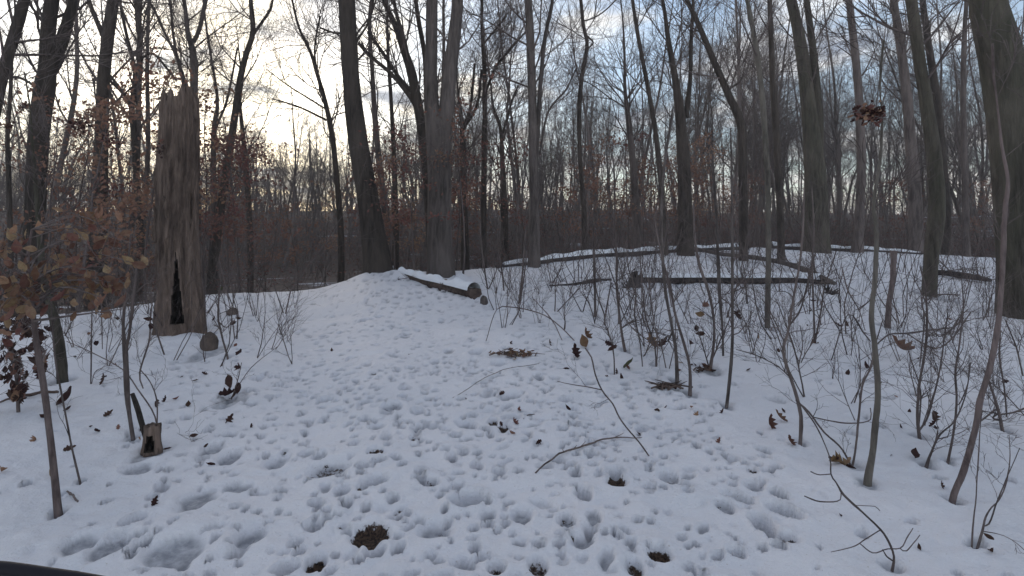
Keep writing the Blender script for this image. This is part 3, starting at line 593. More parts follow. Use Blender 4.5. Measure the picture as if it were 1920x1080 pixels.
PL = [
 ('thin bare sapling stem beside the leafy one at lower left', [[(152, 905, 6), (135, 840, 5), (120, 760, 5), (108, 700, 5), (100, 640, 4), (96, 560, 3)]], {}),
 ('double-stemmed dark sapling at left, its stems joining above the snow', [[(250, 822, 11), (243, 780, 10), (238, 740, 14), (235, 670, 14), (231, 610, 8), (235, 560, 8), (240, 500, 6), (246, 430, 4)], [(237, 668, 10), (245, 620, 8), (249, 570, 8), (256, 500, 5)]], dict(nb=6)),
 ('broken leaning stub beside the small hollow stump', [[(283, 842, 17), (268, 800, 16), (257, 762, 15), (248, 738, 11)]], dict(nb=0, m='dark', cat='branch', name='broken_branch')),
 ('thin crossing twigs reaching left from the small hollow stump', [[(298, 812, 4), (288, 775, 4), (262, 735, 4), (230, 693, 3), (170, 660, 3), (125, 640, 2)], [(281, 812, 4), (286, 760, 4), (278, 720, 3), (262, 692, 3)], [(300, 814, 4), (325, 822, 4), (352, 812, 2)]], dict(nb=3, blen=.3)),
 ('small shoot in the snow just right of the broken stump', [[(428, 672, 5), (416, 630, 5), (409, 590, 5), (412, 540, 4)], [(412, 600, 3), (425, 612, 3), (440, 600, 3)]], dict(nb=5, leaves=[(436, 606, 12, 'maroon'), (446, 598, 10, 'maroon'), (402, 598, 10, 'maroon'), (415, 545, 12, 'greenleaf')])),
 ('little plant with dark red hanging leaves left of the trail', [[(434, 745, 3), (445, 715, 3), (453, 680, 2)], [(436, 740, 2), (470, 690, 2), (520, 650, 1)]], dict(nb=3, blen=.2, leaves=[(432, 716, 26, 'maroon'), (443, 730, 20, 'maroon'), (452, 690, 24, 'maroon'), (449, 662, 22, 'maroon'), (428, 740, 26, 'maroon'), (440, 742, 22, 'maroon')])),
 ('twiggy stems standing between small trunk and double sapling', [[(170, 722, 3), (171, 660, 4), (172, 600, 3), (173, 560, 2)], [(160, 732, 2), (175, 700, 2), (192, 690, 2)], [(192, 655, 2), (191, 590, 3), (190, 560, 2)]], dict(nb=5, leaves=[(181, 645, 14, 'maroon'), (220, 600, 12, 'maroon')])),
 ('leafy dark shoot hanging against the left foot of the broken stump', [[(270, 760, 3), (262, 700, 4), (280, 640, 5), (282, 600, 4), (286, 560, 3)], [(308, 665, 4), (298, 635, 4), (286, 600, 3)]], dict(nb=5, basepx=(270, 730), leaves=[(280, 615, 16, 'maroon'), (276, 600, 14, 'maroon'), (288, 590, 12, 'maroon')])),
 ('tall thin pale stem rising from the spruce-like twig tuft', [[(1270, 716, 12), (1268, 660, 9), (1258, 600, 8), (1248, 545, 9), (1243, 480, 9), (1241, 400, 8), (1247, 300, 7), (1262, 200, 5)], [(1262, 610, 6), (1252, 640, 4)]], dict(m='grey', nb=6)),
 ('dark crooked stem just right of the twig tuft', [[(1294, 738, 11), (1293, 690, 8), (1284, 650, 8), (1266, 590, 7), (1257, 540, 7), (1238, 470, 5), (1225, 400, 4)]], dict(leaves=[(1293, 646, 18, 'maroon')])),
 ('clump of dark stems in a brown leaf mound right of centre', [[(1331, 692, 10), (1338, 640, 7), (1337, 590, 7), (1326, 540, 8), (1312, 500, 8), (1303, 450, 6), (1300, 380, 5)], [(1330, 690, 4), (1315, 640, 3), (1306, 610, 3)], [(1334, 680, 4), (1350, 640, 4), (1372, 590, 3)]], dict(nb=7, leaves=[(1312, 628, 16, 'maroon'), (1308, 618, 14, 'maroon'), (1322, 690, 22, 'brown'), (1332, 696, 22, 'maroon'), (1318, 697, 22, 'maroon'), (1318, 575, 20, 'russet'), (1313, 590, 18, 'brown')])),
 ('paired grey stem standing behind the brown leaf mound', [[(1356, 668, 6), (1355, 620, 6), (1349, 545, 10), (1346, 470, 9), (1342, 380, 8), (1336, 290, 6)]], dict(nb=6, m='grey', leaves=[(1382, 595, 24, 'maroon'), (1378, 588, 20, 'maroon')])),
 ('long straight thin stem leaning slightly, its foot in clean snow', [[(1362, 762, 9), (1368, 710, 9), (1373, 640, 8), (1373, 540, 8), (1373, 440, 7), (1372, 330, 6), (1370, 240, 4)]], dict(nb=7, m='grey')),
 ('curved forked shrub ending at an orange leaf', [[(1500, 832, 10), (1502, 785, 10), (1492, 737, 9), (1476, 690, 9), (1468, 657, 8), (1478, 618, 7), (1487, 560, 7), (1498, 500, 6), (1505, 430, 5), (1508, 350, 3)], [(1479, 615, 5), (1500, 585, 5), (1515, 530, 4), (1530, 470, 3)], [(1470, 650, 4), (1458, 620, 4), (1443, 585, 3), (1435, 540, 2)], [(1468, 660, 4), (1450, 610, 3), (1430, 560, 2)], [(1483, 712, 4), (1460, 690, 3), (1420, 668, 3), (1380, 655, 2)]], dict(nb=3)),
 ('slender arching shoots crossing behind the curved forked shrub', [[(1509, 745, 5), (1500, 700, 4), (1488, 650, 4), (1470, 600, 3), (1455, 560, 2)], [(1509, 745, 4), (1494, 720, 3), (1478, 690, 3), (1462, 650, 2)], [(1512, 725, 3), (1503, 690, 3), (1508, 650, 2), (1500, 610, 2)]], dict(nb=3)),
 ('two dark upright stems joined in a leafy foot', [[(1527, 645, 6), (1526, 590, 5), (1523, 500, 5), (1526, 430, 4), (1522, 350, 3)], [(1536, 643, 5), (1545, 580, 5), (1549, 540, 4), (1568, 470, 3)]], dict(nb=4, leaves=[(1522, 648, 22, 'brown'), (1534, 650, 22, 'maroon'), (1530, 628, 18, 'maroon'), (1524, 565, 14, 'maroon')])),
 ('leaning dark stem in the middle of the shrubs', [[(1172, 656, 9), (1165, 620, 7), (1160, 580, 7), (1156, 540, 6), (1156, 480, 6), (1150, 400, 4)], [(1166, 620, 4), (1188, 600, 4), (1195, 603, 3), (1178, 610, 2)][:2], [(1160, 560, 3), (1178, 605, 3), (1210, 635, 3), (1225, 638, 2)]], dict(nb=5)),
 ('short straight stem cut off above the snow', [[(1116, 592, 8), (1116, 540, 7), (1114, 480, 6), (1112, 420, 4)]], dict(nb=4)),
 ('forked twig shaped like a Y', [[(1133, 610, 5), (1133, 590, 4), (1122, 560, 4), (1118, 540, 2)], [(1133, 600, 4), (1140, 560, 4), (1146, 530, 3)]], dict(nb=2)),
 ('bare shoots right behind the green leaf', [[(1152, 700, 4), (1150, 660, 4), (1140, 620, 4), (1133, 605, 2)], [(1155, 660, 3), (1148, 635, 2)]], dict(nb=6, leaves=[(1148, 655, 20, 'maroon'), (1143, 645, 16, 'maroon')])),
 ('long bending twig running down from the curled leaf to bare snow', [[(1222, 858, 4), (1200, 832, 4), (1165, 790, 4), (1148, 757, 4), (1128, 732, 4), (1115, 700, 4), (1109, 672, 4), (1097, 652, 4)], [(1128, 733, 3), (1100, 726, 3), (1065, 720, 2), (1045, 715, 2)]], dict(nb=1, flat=1)),
 ('very thin arching twigs left of the curled leaf', [[(910, 575, 2), (930, 582, 2), (955, 575, 3), (1010, 586, 3), (1045, 607, 3), (1080, 642, 3), (1098, 662, 3)], [(1000, 560, 2), (1035, 600, 3), (1055, 640, 2), (1076, 678, 2)]], dict(nb=1, basepx=(1000, 640), flat=1)),
 ('fallen many-branched twig in the lower right foreground', [[(1672, 1066, 8), (1676, 1045, 6), (1668, 1020, 6), (1655, 998, 6), (1630, 973, 5), (1603, 948, 6), (1580, 926, 7), (1568, 905, 4), (1558, 890, 4), (1557, 865, 4), (1548, 838, 3), (1530, 800, 4), (1510, 770, 4), (1493, 748, 3)],
   [(1646, 998, 3), (1615, 1016, 3), (1600, 1026, 3), (1558, 1035, 2)], [(1615, 1016, 3), (1640, 1035, 3), (1665, 1028, 3), (1690, 1026, 3), (1702, 1006, 3), (1712, 990, 2)], [(1690, 1026, 3), (1701, 1031, 3), (1725, 1003, 2)], [(1574, 926, 3), (1572, 943, 3), (1535, 942, 4), (1508, 930, 3)], [(1559, 892, 3), (1535, 891, 3), (1520, 884, 3)], [(1606, 950, 2), (1640, 950, 2), (1650, 958, 2)], [(1672, 1055, 4), (1660, 1043, 4), (1655, 1030, 2)]], dict(nb=0, flat=1)),
 ('tangled stems fanning out of the brown leaf tuft near the crooked sapling', [[(1597, 872, 6), (1604, 840, 6), (1609, 780, 6), (1617, 720, 6), (1632, 690, 5), (1640, 650, 4), (1655, 600, 3)], [(1590, 865, 5), (1572, 832, 5), (1540, 803, 5), (1515, 770, 5), (1492, 750, 4)], [(1585, 870, 3), (1580, 845, 3)], [(1520, 780, 3), (1545, 786, 4), (1590, 793, 4), (1630, 788, 3), (1632, 765, 3)]], dict(nb=2, leaves=[(1578, 866, 34, 'brown'), (1586, 872, 26, 'straw'), (1598, 885, 32, 'maroon'), (1566, 862, 22, 'maroon')])),
 ('two-stemmed shrub planted between the pale and pink saplings', [[(1724, 820, 9), (1720, 775, 7), (1724, 720, 6), (1734, 660, 6), (1738, 600, 5), (1735, 540, 4), (1725, 500, 3)], [(1727, 806, 5), (1742, 782, 5), (1755, 735, 5), (1765, 690, 4), (1771, 640, 4), (1778, 580, 3)], [(1718, 815, 4), (1724, 740, 4), (1712, 690, 3), (1700, 650, 2)]], dict(nb=5, leaves=[(1748, 785, 24, 'maroon'), (1752, 795, 18, 'maroon')])),
 ('shrub with a thick dark foot and a long curve to the right', [[(1736, 872, 9), (1745, 850, 6), (1762, 815, 5), (1785, 795, 4), (1800, 770, 4), (1813, 730, 3), (1820, 680, 3)], [(1740, 860, 4), (1752, 830, 3), (1760, 800, 2)]], dict(nb=3)),
 ('single curving stem between the two saplings at right', [[(1776, 866, 7), (1787, 815, 6), (1794, 750, 6), (1791, 700, 6), (1798, 650, 5), (1806, 580, 4), (1803, 520, 3)], [(1795, 760, 3), (1802, 755, 3), (1815, 720, 3), (1818, 680, 2)]], dict(nb=4)),
 ('dark stem crossing to the right edge under the huge trunk', [[(1880, 806, 9), (1872, 770, 8), (1858, 725, 6), (1846, 695, 5)], [(1833, 792, 6), (1845, 785, 5), (1866, 768, 5)], [(1872, 775, 4), (1900, 772, 5), (1925, 764, 5)], [(1870, 790, 5), (1858, 785, 5), (1870, 776, 4)]], dict(nb=2)),
 ('thin stems below the huge right trunk', [[(1888, 786, 4), (1884, 730, 4), (1874, 670, 4), (1876, 620, 3)], [(1930, 790, 3), (1890, 745, 3), (1855, 715, 3)], [(1918, 705, 4), (1905, 650, 4), (1885, 600, 3)]], dict(nb=3)),
 ('pair of pale thin shoots in the lower right corner, left one', [[(1822, 1022, 5), (1824, 985, 4), (1830, 930, 3), (1834, 860, 3), (1838, 800, 2), (1842, 770, 2)]], dict(nb=2, blen=.12)),
 ('branching reddish shoot in the lower right corner', [[(1832, 1022, 7), (1842, 995, 6), (1848, 970, 5), (1858, 952, 4), (1872, 938, 4), (1886, 905, 4), (1893, 860, 3), (1892, 815, 2)], [(1845, 992, 4), (1856, 985, 4), (1868, 950, 4), (1885, 905, 3), (1912, 840, 2)], [(1850, 1005, 3), (1880, 1008, 2), (1903, 1017, 2), (1925, 1035, 2)]], dict(nb=2, blen=.15, leaves=[(1852, 1008, 16, 'maroon')])),
 ('rounded loop of bent twigs in front of the mossy leaning tree', [[(1722, 640, 3), (1733, 600, 4), (1728, 560, 4), (1745, 545, 3)], [(1733, 585, 4), (1748, 615, 4), (1762, 632, 4), (1785, 618, 4), (1800, 595, 3), (1815, 580, 3)], [(1645, 645, 4), (1668, 627, 4), (1700, 625, 4), (1750, 618, 4), (1790, 612, 3), (1805, 592, 3)], [(1733, 570, 3), (1760, 553, 4), (1800, 553, 3)], [(1700, 630, 3), (1730, 648, 4), (1760, 655, 4), (1790, 630, 4), (1820, 585, 3)]], dict(nb=3, basepx=(1722, 690))),
 ('twigs raking down to the left over the upper right snow', [[(1553, 560, 3), (1590, 590, 3), (1620, 625, 4), (1632, 640, 3)], [(1578, 500, 3), (1590, 545, 4), (1610, 580, 3), (1622, 620, 2)]], dict(nb=4, basepx=(1640, 680))),
 ('thin tall stems in front of the long dark log', [[(1205, 690, 3), (1200, 640, 4), (1190, 590, 4), (1192, 545, 4), (1178, 500, 3), (1175, 440, 2)], [(1230, 705, 3), (1228, 650, 4), (1212, 600, 4), (1205, 545, 4), (1200, 480, 3)], [(1235, 703, 3), (1236, 640, 3), (1226, 590, 3), (1215, 520, 3)]], dict(nb=4)),
 ('low dark stems at the log end beside the pale double trunk', [[(973, 568, 6), (978, 530, 5), (982, 480, 5), (986, 430, 3)], [(988, 566, 5), (990, 520, 4), (988, 470, 3)], [(945, 545, 4), (940, 500, 4), (930, 460, 3)]], dict(nb=6)),
 ('short stems sprouting on the crest right of the pale double trunk', [[(915, 543, 4), (910, 515, 5), (905, 480, 4), (900, 420, 3)], [(917, 540, 3), (930, 510, 3), (940, 470, 2)]], dict(nb=6)),
]
for i, (lab, st, kw) in enumerate(PL):
    kw = dict(kw); fl_ = kw.pop('flat', None); kw.update(dict(drift=.001) if fl_ else {}); plant(lab, st, seed=i * 3 + 1, **kw)
# flat-lying arcs on the snow
def ground_branch(label, pts, lift=.02, m='twig', name='fallen_twig', cat='twig'):
    Q = []
    for k, (px, py, wp) in enumerate(pts):
        h = hit(px, py); Q.append((h[0], h[1], h[2] + lift * (1 if 0 < k < len(pts) - 1 else .3), max(wm(wp * .62, h[1]) / 2, .001)))
    Q = catmull(np.array(Q), len(Q) * 4); Q[:, 3] = np.maximum(Q[:, 3], .0008); rg = np.random.default_rng(len(label)); k_ = np.cumsum(rg.normal(0, .006, (len(Q), 3)), axis=0); k_ -= np.linspace(0, 1, len(Q))[:, None] * k_[-1]; k_[:, 2] *= .3; Q[:, :3] += k_
    base = Q[0, :3].copy(); mb = MB(); tube(mb, Q[:, :3], Q[:, 3], 6, rough=.25)
    for j in range(len(Q) // 5 if len(Q) > 14 else 0):
        i = rg.integers(2, len(Q) - 2); d = norm(Q[i + 1, :3] - Q[i, :3]); d = norm(d + np.array((rg.normal(0, .7), rg.normal(0, .7), rg.uniform(.0, .4)))); L = rg.uniform(.02, .09); tube(mb, np.array((Q[i, :3], Q[i, :3] + d * L * .6, Q[i, :3] + d * L + (0, 0, .004))), (Q[i, 3] * .7, Q[i, 3] * .5, Q[i, 3] * .3), 4)
    o = mb.build(name, M[m], None, base); o.location = base; tag(o, label, cat)
ground_branch('bow-shaped twig lying on the trodden snow in the middle foreground', [(1003, 890, 5), (1030, 868, 5), (1062, 850, 5), (1105, 835, 5), (1150, 827, 4), (1205, 823, 2)])
ground_branch('pale straight twig on the snow left of the straw litter', [(848, 746, 1.4), (880, 727, 1.8), (940, 699, 1.8), (985, 690, 1.6), (1015, 683, 1.2)], m='pale')
ground_branch('tiny curved twig in the trodden snow', [(983, 788, 2), (993, 783, 3), (1004, 779, 2)])
ground_branch('short dark stick poking up from the snow mid-trail', [(878, 757, 5), (877, 752, 5), (875, 741, 4)], lift=.0)
ground_branch('dark stick lying at the lower left among footprints', [(128, 925, 5), (136, 940, 6), (146, 952, 4)])
ground_branch('flat brown stick lying across the snow at far left', [(-10, 762, 5), (30, 750, 7), (60, 748, 10), (80, 742, 8), (110, 738, 6)], lift=.03, m='log', name='fallen_branch', cat='branch')
# ------------------------------------------------------------------ logs
def log(label, pts, m='log', snow=True, dz=0.0, name='fallen_log', twigs=0, seed=1, Ys=None, cap=0.75, straight=False, rough=.28):
    Q = []
    for k, (px, py, wp) in enumerate(pts):
        if Ys: p = at(px, py, Ys[k]); r = wm(wp, Ys[k]) / 2; p[2] = max(p[2], gz(p[0], p[1]) + r * .3)
        else: p = hit(px, py); r = wm(wp, p[1]) / 2; p[2] += r * .6 + dz
        Q.append((*p, r))
    if straight:
        A, B = np.array(Q[0]), np.array(Q[-1]); B[2] -= .03; Q = [A + (B - A) * t for t in np.linspace(0, 1, 6)]
        for k in range(6): Q[k][2] = max(Q[k][2] - .02, gz(Q[k][0], Q[k][1]) + Q[k][3] * .45)
    Q = catmull(np.array(Q), len(Q) * 7); Q[:, 3] = np.maximum(Q[:, 3], .008); base = Q[len(Q) // 2, :3].copy(); base[2] -= Q[len(Q) // 2, 3]
    root = empty(name, base, label, 'log'); mb = MB(); tube(mb, Q[:, :3], Q[:, 3], 16, rough=rough, seed=seed); mb.build('log_trunk', M[m], root, base)
    if snow:
        rg = np.random.default_rng(seed); S = Q[1:-1].copy() if len(Q) > 8 else Q.copy(); mb = MB()
        n = 9; k = len(S); T = norm(np.gradient(S[:, :3], axis=0)); side = norm(np.cross(T, (0, 0, 1))); V = []
        bulge = 1 + .8 * fbm(np.arange(k) * .35, np.zeros(k), 1, 2, seed)
        for j in range(n):
            a = math.pi * (j / (n - 1)); V.append(S[:, :3] + side * (math.cos(a) * S[:, 3] * cap)[:, None] + np.array((0, 0, 1)) * (S[:, 3] * .55 + math.sin(a) * (S[:, 3] * .55 + .05) * bulge)[:, None])
        V = np.array(V).transpose(1, 0, 2); i = np.arange(k - 1)[:, None] * n; j = np.arange(n - 1)[None]
        f = np.stack([i + j, i + n + j, i + n + j + 1, i + j + 1], -1).reshape(-1, 4)
        mb.add(V.reshape(-1, 3), f); mb.build('snow_cap', M['capsnow'], root, base)
    if twigs:
        rg = np.random.default_rng(seed); mb = MB()
        for k in range(twigs):
            i = rg.integers(1, len(Q) - 1); d = norm(rg.normal(0, 1, 3) + (0, 0, .6)); grow(mb, Q[i, :3], d, rg.uniform(.2, .7), Q[i, 3] * .3, 1, rg, .0, .2, (4, 3, 2), rmin=.003)
        tag(mb.build('twig', M['twig'], root, base), kind='stuff')
    return root
log('rotten reddish log with snow on top pointing from the crest to the trail', [(750, 517, 15), (800, 531, 22), (850, 546, 27), (893, 559, 27)], m='log', dz=.0, seed=3, cap=1.15, straight=True, rough=.6, twigs=6)
log('long dark log under a thick roll of snow, upper right', [(1196, 530, 14), (1260, 532, 16), (1330, 531, 15), (1400, 532, 15), (1480, 531, 14), (1556, 534, 10)], m='wetlog', dz=.03, seed=5, cap=1.25, rough=.5)
log('thin tapered dark log left of the snow-topped one', [(1030, 537, 3), (1080, 535, 6), (1110, 531, 9), (1145, 526, 5)], m='wetlog', snow=False, seed=6)
log('very long fallen trunk lying along the crest at the edge of the wood', [(930, 500, 6), (1000, 492, 9), (1050, 486, 12), (1130, 480, 13), (1220, 474, 14), (1320, 469, 15), (1400, 468, 14)], m='wetlog', seed=7, Ys=[14.9, 15.5, 16.2, 17.2, 18.2, 19.3, 20.2], cap=.9)
log('snow-dusted fallen trunk on the crest further right', [(1440, 470, 12), (1520, 469, 12), (1600, 471, 12), (1690, 476, 9), (1735, 479, 6)], m='wetlog', seed=8, Ys=[20.6, 20.6, 20.4, 19.8, 19.4], cap=.9)
log('bare pale limb slanting down onto the long dark log', [(1300, 474, 6), (1350, 486, 7), (1410, 493, 8), (1470, 505, 9), (1520, 524, 11), (1565, 545, 7)], m='grey', snow=False, seed=9, twigs=10, dz=.12)
log('broken dark branch pile left of the huge trunk', [(1755, 518, 10), (1790, 523, 12), (1830, 529, 11), (1858, 533, 6)], m='wetlog', snow=False, seed=10, twigs=10, dz=.06)
log('small reddish broken log beside the thick leaning trunk', [(732, 512, 10), (745, 508, 10), (758, 505, 8)], m='log', snow=True, seed=11)
# small stumps and rocks
def lump(label, px, py, wpx, hpx, m, name, cat, seed=0, hollow=False, taper=.85, jag=.12):
    c = hit(px, py); Y = c[1] + wm(wpx, c[1]) * .4; r = wm(wpx, Y) / 2; h = wm(hpx, Y); n = 40 if hollow else 18
    base = np.array((at(px, py, Y)[0], Y, gz(at(px, py, Y)[0], Y))); a = np.arange(n) * 2 * math.pi / n; V = []
    if cat == 'stump':
        prof = [(-.15, 1.12), (0.0, 1.1), (.08, 1.05), (.15, 1.0), (.25, .96), (.35, .93), (.45, .9), (.55, .88), (.65, .86), (.75, taper), (.9, taper), (1.0, taper * .96), (1.0, .5)]
    else: prof = [(-.3, .8), (0, .95), (.2, 1.0), (.45, .97), (.68, .83), (.86, .58), (.97, .28), (1.0, .03)]
    for t, k in prof:
        rr = r * k * (1 + .3 * fbm(np.cos(a) * 1.5 + seed, np.sin(a) * 1.5 + t, 1.5, 3, seed))
        z = h * t + (h * jag * fbm(np.cos(a) * 2, np.sin(a) * 2, 1.5, 2, seed + 4) if t > .8 else 0)
        V.append(np.stack((rr * np.cos(a), rr * np.sin(a), np.full(n, z) if np.isscalar(z) else z), -1))
    V = np.array(V); k = len(V); i = np.arange(k - 1)[:, None] * n; j = np.arange(n)[None]; j2 = (j + 1) % n
    mb = MB(); f = np.stack([i + j, i + j2, i + n + j2, i + n + j], -1).reshape(-1, 4); root = o = None
    if hollow:
        ca_ = math.atan2(-base[1], -base[0]) - .3
        def cut(vv, ff):
            fc = vv.reshape(-1, 3)[ff].mean(1); da = np.angle(np.exp(1j * (np.arctan2(fc[:, 1], fc[:, 0]) - ca_))); return (np.abs(da) < .5 * (1 - (fc[:, 2] / h) ** 3)) & (fc[:, 2] < h * .62) & (fc[:, 2] > h * .02)
        W = V * (.74, .74, .98); ib = MB(); fi = f[:, ::-1]; ib.add(W.reshape(-1, 3), fi[~cut(W, fi)]); f = f[~cut(V, f)]; ib.add(W[-1], [list(range(n))]); ib.add(W[1], [list(range(n))])
    mb.add(V.reshape(-1, 3), f); mb.add(V[-1], [list(range(n))])
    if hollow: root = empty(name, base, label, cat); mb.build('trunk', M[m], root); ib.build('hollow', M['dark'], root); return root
    o = mb.build(name, M[m]); o.location = base; tag(o, label, cat); return o
lump('small hollow sapling stump with the broken stub behind it', 284, 850, 34, 44, 'snag', 'small_stump', 'stump', 3, True)
lump('dark uprooted stump at the left end of the snow-topped log', 1190, 540, 24, 24, 'wetlog', 'root_stump', 'stump', 5, taper=.5, jag=.9)
lump('round brown rock right against the foot of the tall broken stump', 393, 656, 30, 30, 'rock', 'rock', 'rock', 7)
lump('small mottled rock on the snow rise right of the tall broken stump', 436, 592, 20, 13, 'rock', 'rock', 'rock', 8)
lump('round grey stone at the sawn end of the reddish log', 907, 571, 15, 15, 'grey', 'rock', 'rock', 9)
def tuft(label, px, py, rp, n, m, seed):
    rg = np.random.default_rng(seed); h = hit(px, py); r = wm(rp, h[1]); root = empty('root_tuft', h, label, 'root tuft')
    for k in range(n):
        d = norm(np.array((rg.normal(0, .8), rg.normal(0, .6), rg.uniform(.1, 1.2)))); L = r * rg.uniform(.6, 1.5); p = rg.normal(0, .18, 3) * r * (1, 1, .3); mb = MB()
        tube(mb, np.array((p, p + d * L * .5 + rg.normal(0, .1, 3) * L, p + d * L)), (r * .16, r * .10, r * .02), 5, rough=.3, seed=k); mb.build('root', M[m], root)
tuft('brown knotted root tuft at the far end of the snow-topped log', 1556, 552, 16, 16, 'wetlog', 71)
tuft('dark root fragments lying just left of the snow-topped log', 1178, 541, 12, 10, 'wetlog', 72)
# ------------------------------------------------------------------ leafy beech saplings
rgl = np.random.default_rng(21)
def beech(label, stems, Y, region, nleaf, size, kmats, seed, m='twig', drop=None, name='beech_sapling', branches=10):
    """region: list of pixel ellipses (cx, cy, rx, ry, weight) filled with leaves that hang on real twigs"""
    rg = np.random.default_rng(seed); base = at(stems[0][0][0], stems[0][0][1], Y); base[2] = gz(base[0], Y)
    root = empty(name, base, label, 'sapling'); P0 = None
    for st in stems:
        Q = np.array([(*at(p[0], p[1], Y), wm(p[2], Y) / 2) for p in st]); 
        if P0 is None: Q[0, 2] = base[2] - .02
        Q = catmull(Q, len(Q) * 4); Q[:, 3] = np.maximum(Q[:, 3], .0012); mb = MB(); tube(mb, Q[:, :3], Q[:, 3], 7, rough=.1, seed=seed); mb.build('stem', M[m], root, base)
        P0 = Q if P0 is None else np.vstack((P0, Q))
    wts = np.array([r[4] for r in region], float); wts /= wts.sum(); tw = MB(); spots = []
    for b_ in range(branches):
        cx, cy, rx, ry, _ = region[rg.choice(len(region), p=wts)]
        tgt = at(cx + rg.uniform(-rx, rx), cy + rg.uniform(-ry, ry), Y + rg.uniform(-.5, .6) * (1 if Y < 6 else 1.6))
        dd = np.linalg.norm(P0[:, :3] - tgt, axis=1); cand = np.where(P0[:, 2] < tgt[2] + .3)[0]
        k = cand[np.argmin(dd[cand])] if len(cand) else np.argmin(dd); s0 = P0[k, :3]
        mid = (s0 + tgt) / 2 + np.array((0, 0, .12 * np.linalg.norm(tgt - s0))) + rg.normal(0, .03, 3)
        C = catmull(np.array((s0, mid, tgt)), 9); tube(tw, C, np.linspace(min(P0[k, 3] * .5, .008) + .001, .0015, 9), 4)
        for q in range(5): 
            e = C[rg.integers(4, 9)]; e2 = e + rg.normal(0, .12, 3) * (Y / 4) * .7; tube(tw, np.array((e, (e + e2) / 2 + rg.normal(0, .01, 3), e2)), (.002, .0015, .001), 3); spots.append((e, e2))
    tag(tw.build('twig', M['twig'], root, base), kind='stuff')
    return root, spots, base, rg
rt, spots, base, rg = beech('leafy beech sapling with tan and orange dry leaves at the left edge', [[(110, 966, 14), (102, 890, 12), (93, 810, 11), (83, 730, 11), (70, 655, 10), (60, 570, 8), (52, 490, 6), (60, 430, 4)]], hit(110, 966)[1],
    [(60, 520, 80, 70, 3), (150, 500, 80, 60, 3), (210, 470, 50, 50, 1.5), (20, 560, 50, 40, 2), (195, 545, 45, 35, 1)], 0, 0, None, 31, m='pink', branches=60)
nl = 0
for k in range(295):
    e, e2 = spots[rg.integers(0, len(spots))]; p = e + (e2 - e) * rg.random() + rg.normal(0, .012, 3)
    put_leaf(p - base, rg.uniform(.05, .085), rg.choice(['tan', 'tan', 'brown', 'russet']), rg, rt, rot=(R(90) + rg.normal(0, .6), rg.normal(0, .8), rg.uniform(0, 6.28)), shape=2 + int(rg.integers(0, 2)))
for label, stems, ct, seed, kms, rad in [
   ('column of dark red-brown leaves hanging at the far left edge', [[(35, 775, 6), (30, 700, 6), (12, 620, 5), (5, 540, 3)]], [(18, 640, 26, 50, 2), (28, 700, 24, 40, 2), (35, 735, 14, 18, 1)], 41, ['maroon', 'maroon', 'russet'], 90),
   ('dark leafy sapling just right of the hanging leaf column', [[(92, 790, 6), (86, 730, 6), (74, 660, 5), (62, 600, 4)]], [(68, 640, 22, 40, 2), (80, 680, 10, 22, 1), (45, 610, 20, 20, 1)], 42, ['maroon', 'russet', 'maroon'], 60),
   ]:
    Yb = hit(stems[0][0][0], stems[0][0][1])[1]
    rt, spots, base, rg = beech(label, stems, Yb, ct, 0, 0, None, seed, branches=16)
    for k in range(rad):
        cx, cy, rx, ry, _ = ct[rg.integers(0, len(ct))]; tt = rg.uniform(0, 6.28); rr_ = rg.random() ** .5
        p = at(cx + rx * rr_ * math.cos(tt), cy + ry * rr_ * math.sin(tt), Yb + rg.uniform(-.12, .12))
        put_leaf(p - base, rg.uniform(.06, .1), rg.choice(kms), rg, rt, rot=(R(90) + rg.normal(0, .5), rg.normal(0, .7), rg.uniform(0, 6.28)))
# leaf nest on the pale sapling and clusters on left
def cluster(label, px, py, rx, ry, Y, n, kms, size, seed):
    rg = np.random.default_rng(seed); c = at(px, py, Y); root = empty('leaf_cluster', c, label, 'leaf cluster')
    s = Y / 1100; mb = MB(); n = int(n * 1.5); size *= .68
    for k in range(5): d = norm(rg.normal(0, 1, 3)); grow(mb, c, d, rx * s * 1.6, .005, 1, rg, 0, .2, (3, 2), rmin=.0012)
    tag(mb.build('twig', M['twig'], root, c), kind='stuff')
    for k in range(n):
        d = rg.normal(0, .45, 3) * (rx * s, (rx + ry) / 2 * s, ry * s)
        put_leaf(d, size * rg.uniform(.7, 1.2), rg.choice(kms), rg, root)
Yp = HEROES['crooked pale foreground sapling with a kink halfway, right side'][2]
cluster('nest-like ball of reddish dry leaves high on the crooked pale sapling', 1630, 214, 26, 17, Yp, 90, ['russet', 'maroon', 'russet'], .065, 51)
for lab, px, py, rx, ry, Y, n, sd in [('round brown leaf bunch in the air between the forked tree and the straight tree', 148, 238, 22, 20, 6.5, 40, 52), ('reddish leaf bunch hanging over the straight dark tree', 203, 262, 20, 26, 6.5, 40, 53),
    ('dark oval leaf bunch left of the forked tree', 44, 200, 10, 16, 6.5, 22, 54), ('small leaf bunch above the column of hanging leaves', 14, 235, 16, 12, 6.5, 20, 55), ('russet leaves clinging left of the broken stump top', 296, 275, 14, 20, 7.5, 26, 56),
    ('dark leaf tuft right of the broken stump top', 393, 200, 16, 22, 8, 26, 57)]:
    cluster(lab, px, py, rx, ry, Y, n, ['maroon', 'russet'], .075, sd)
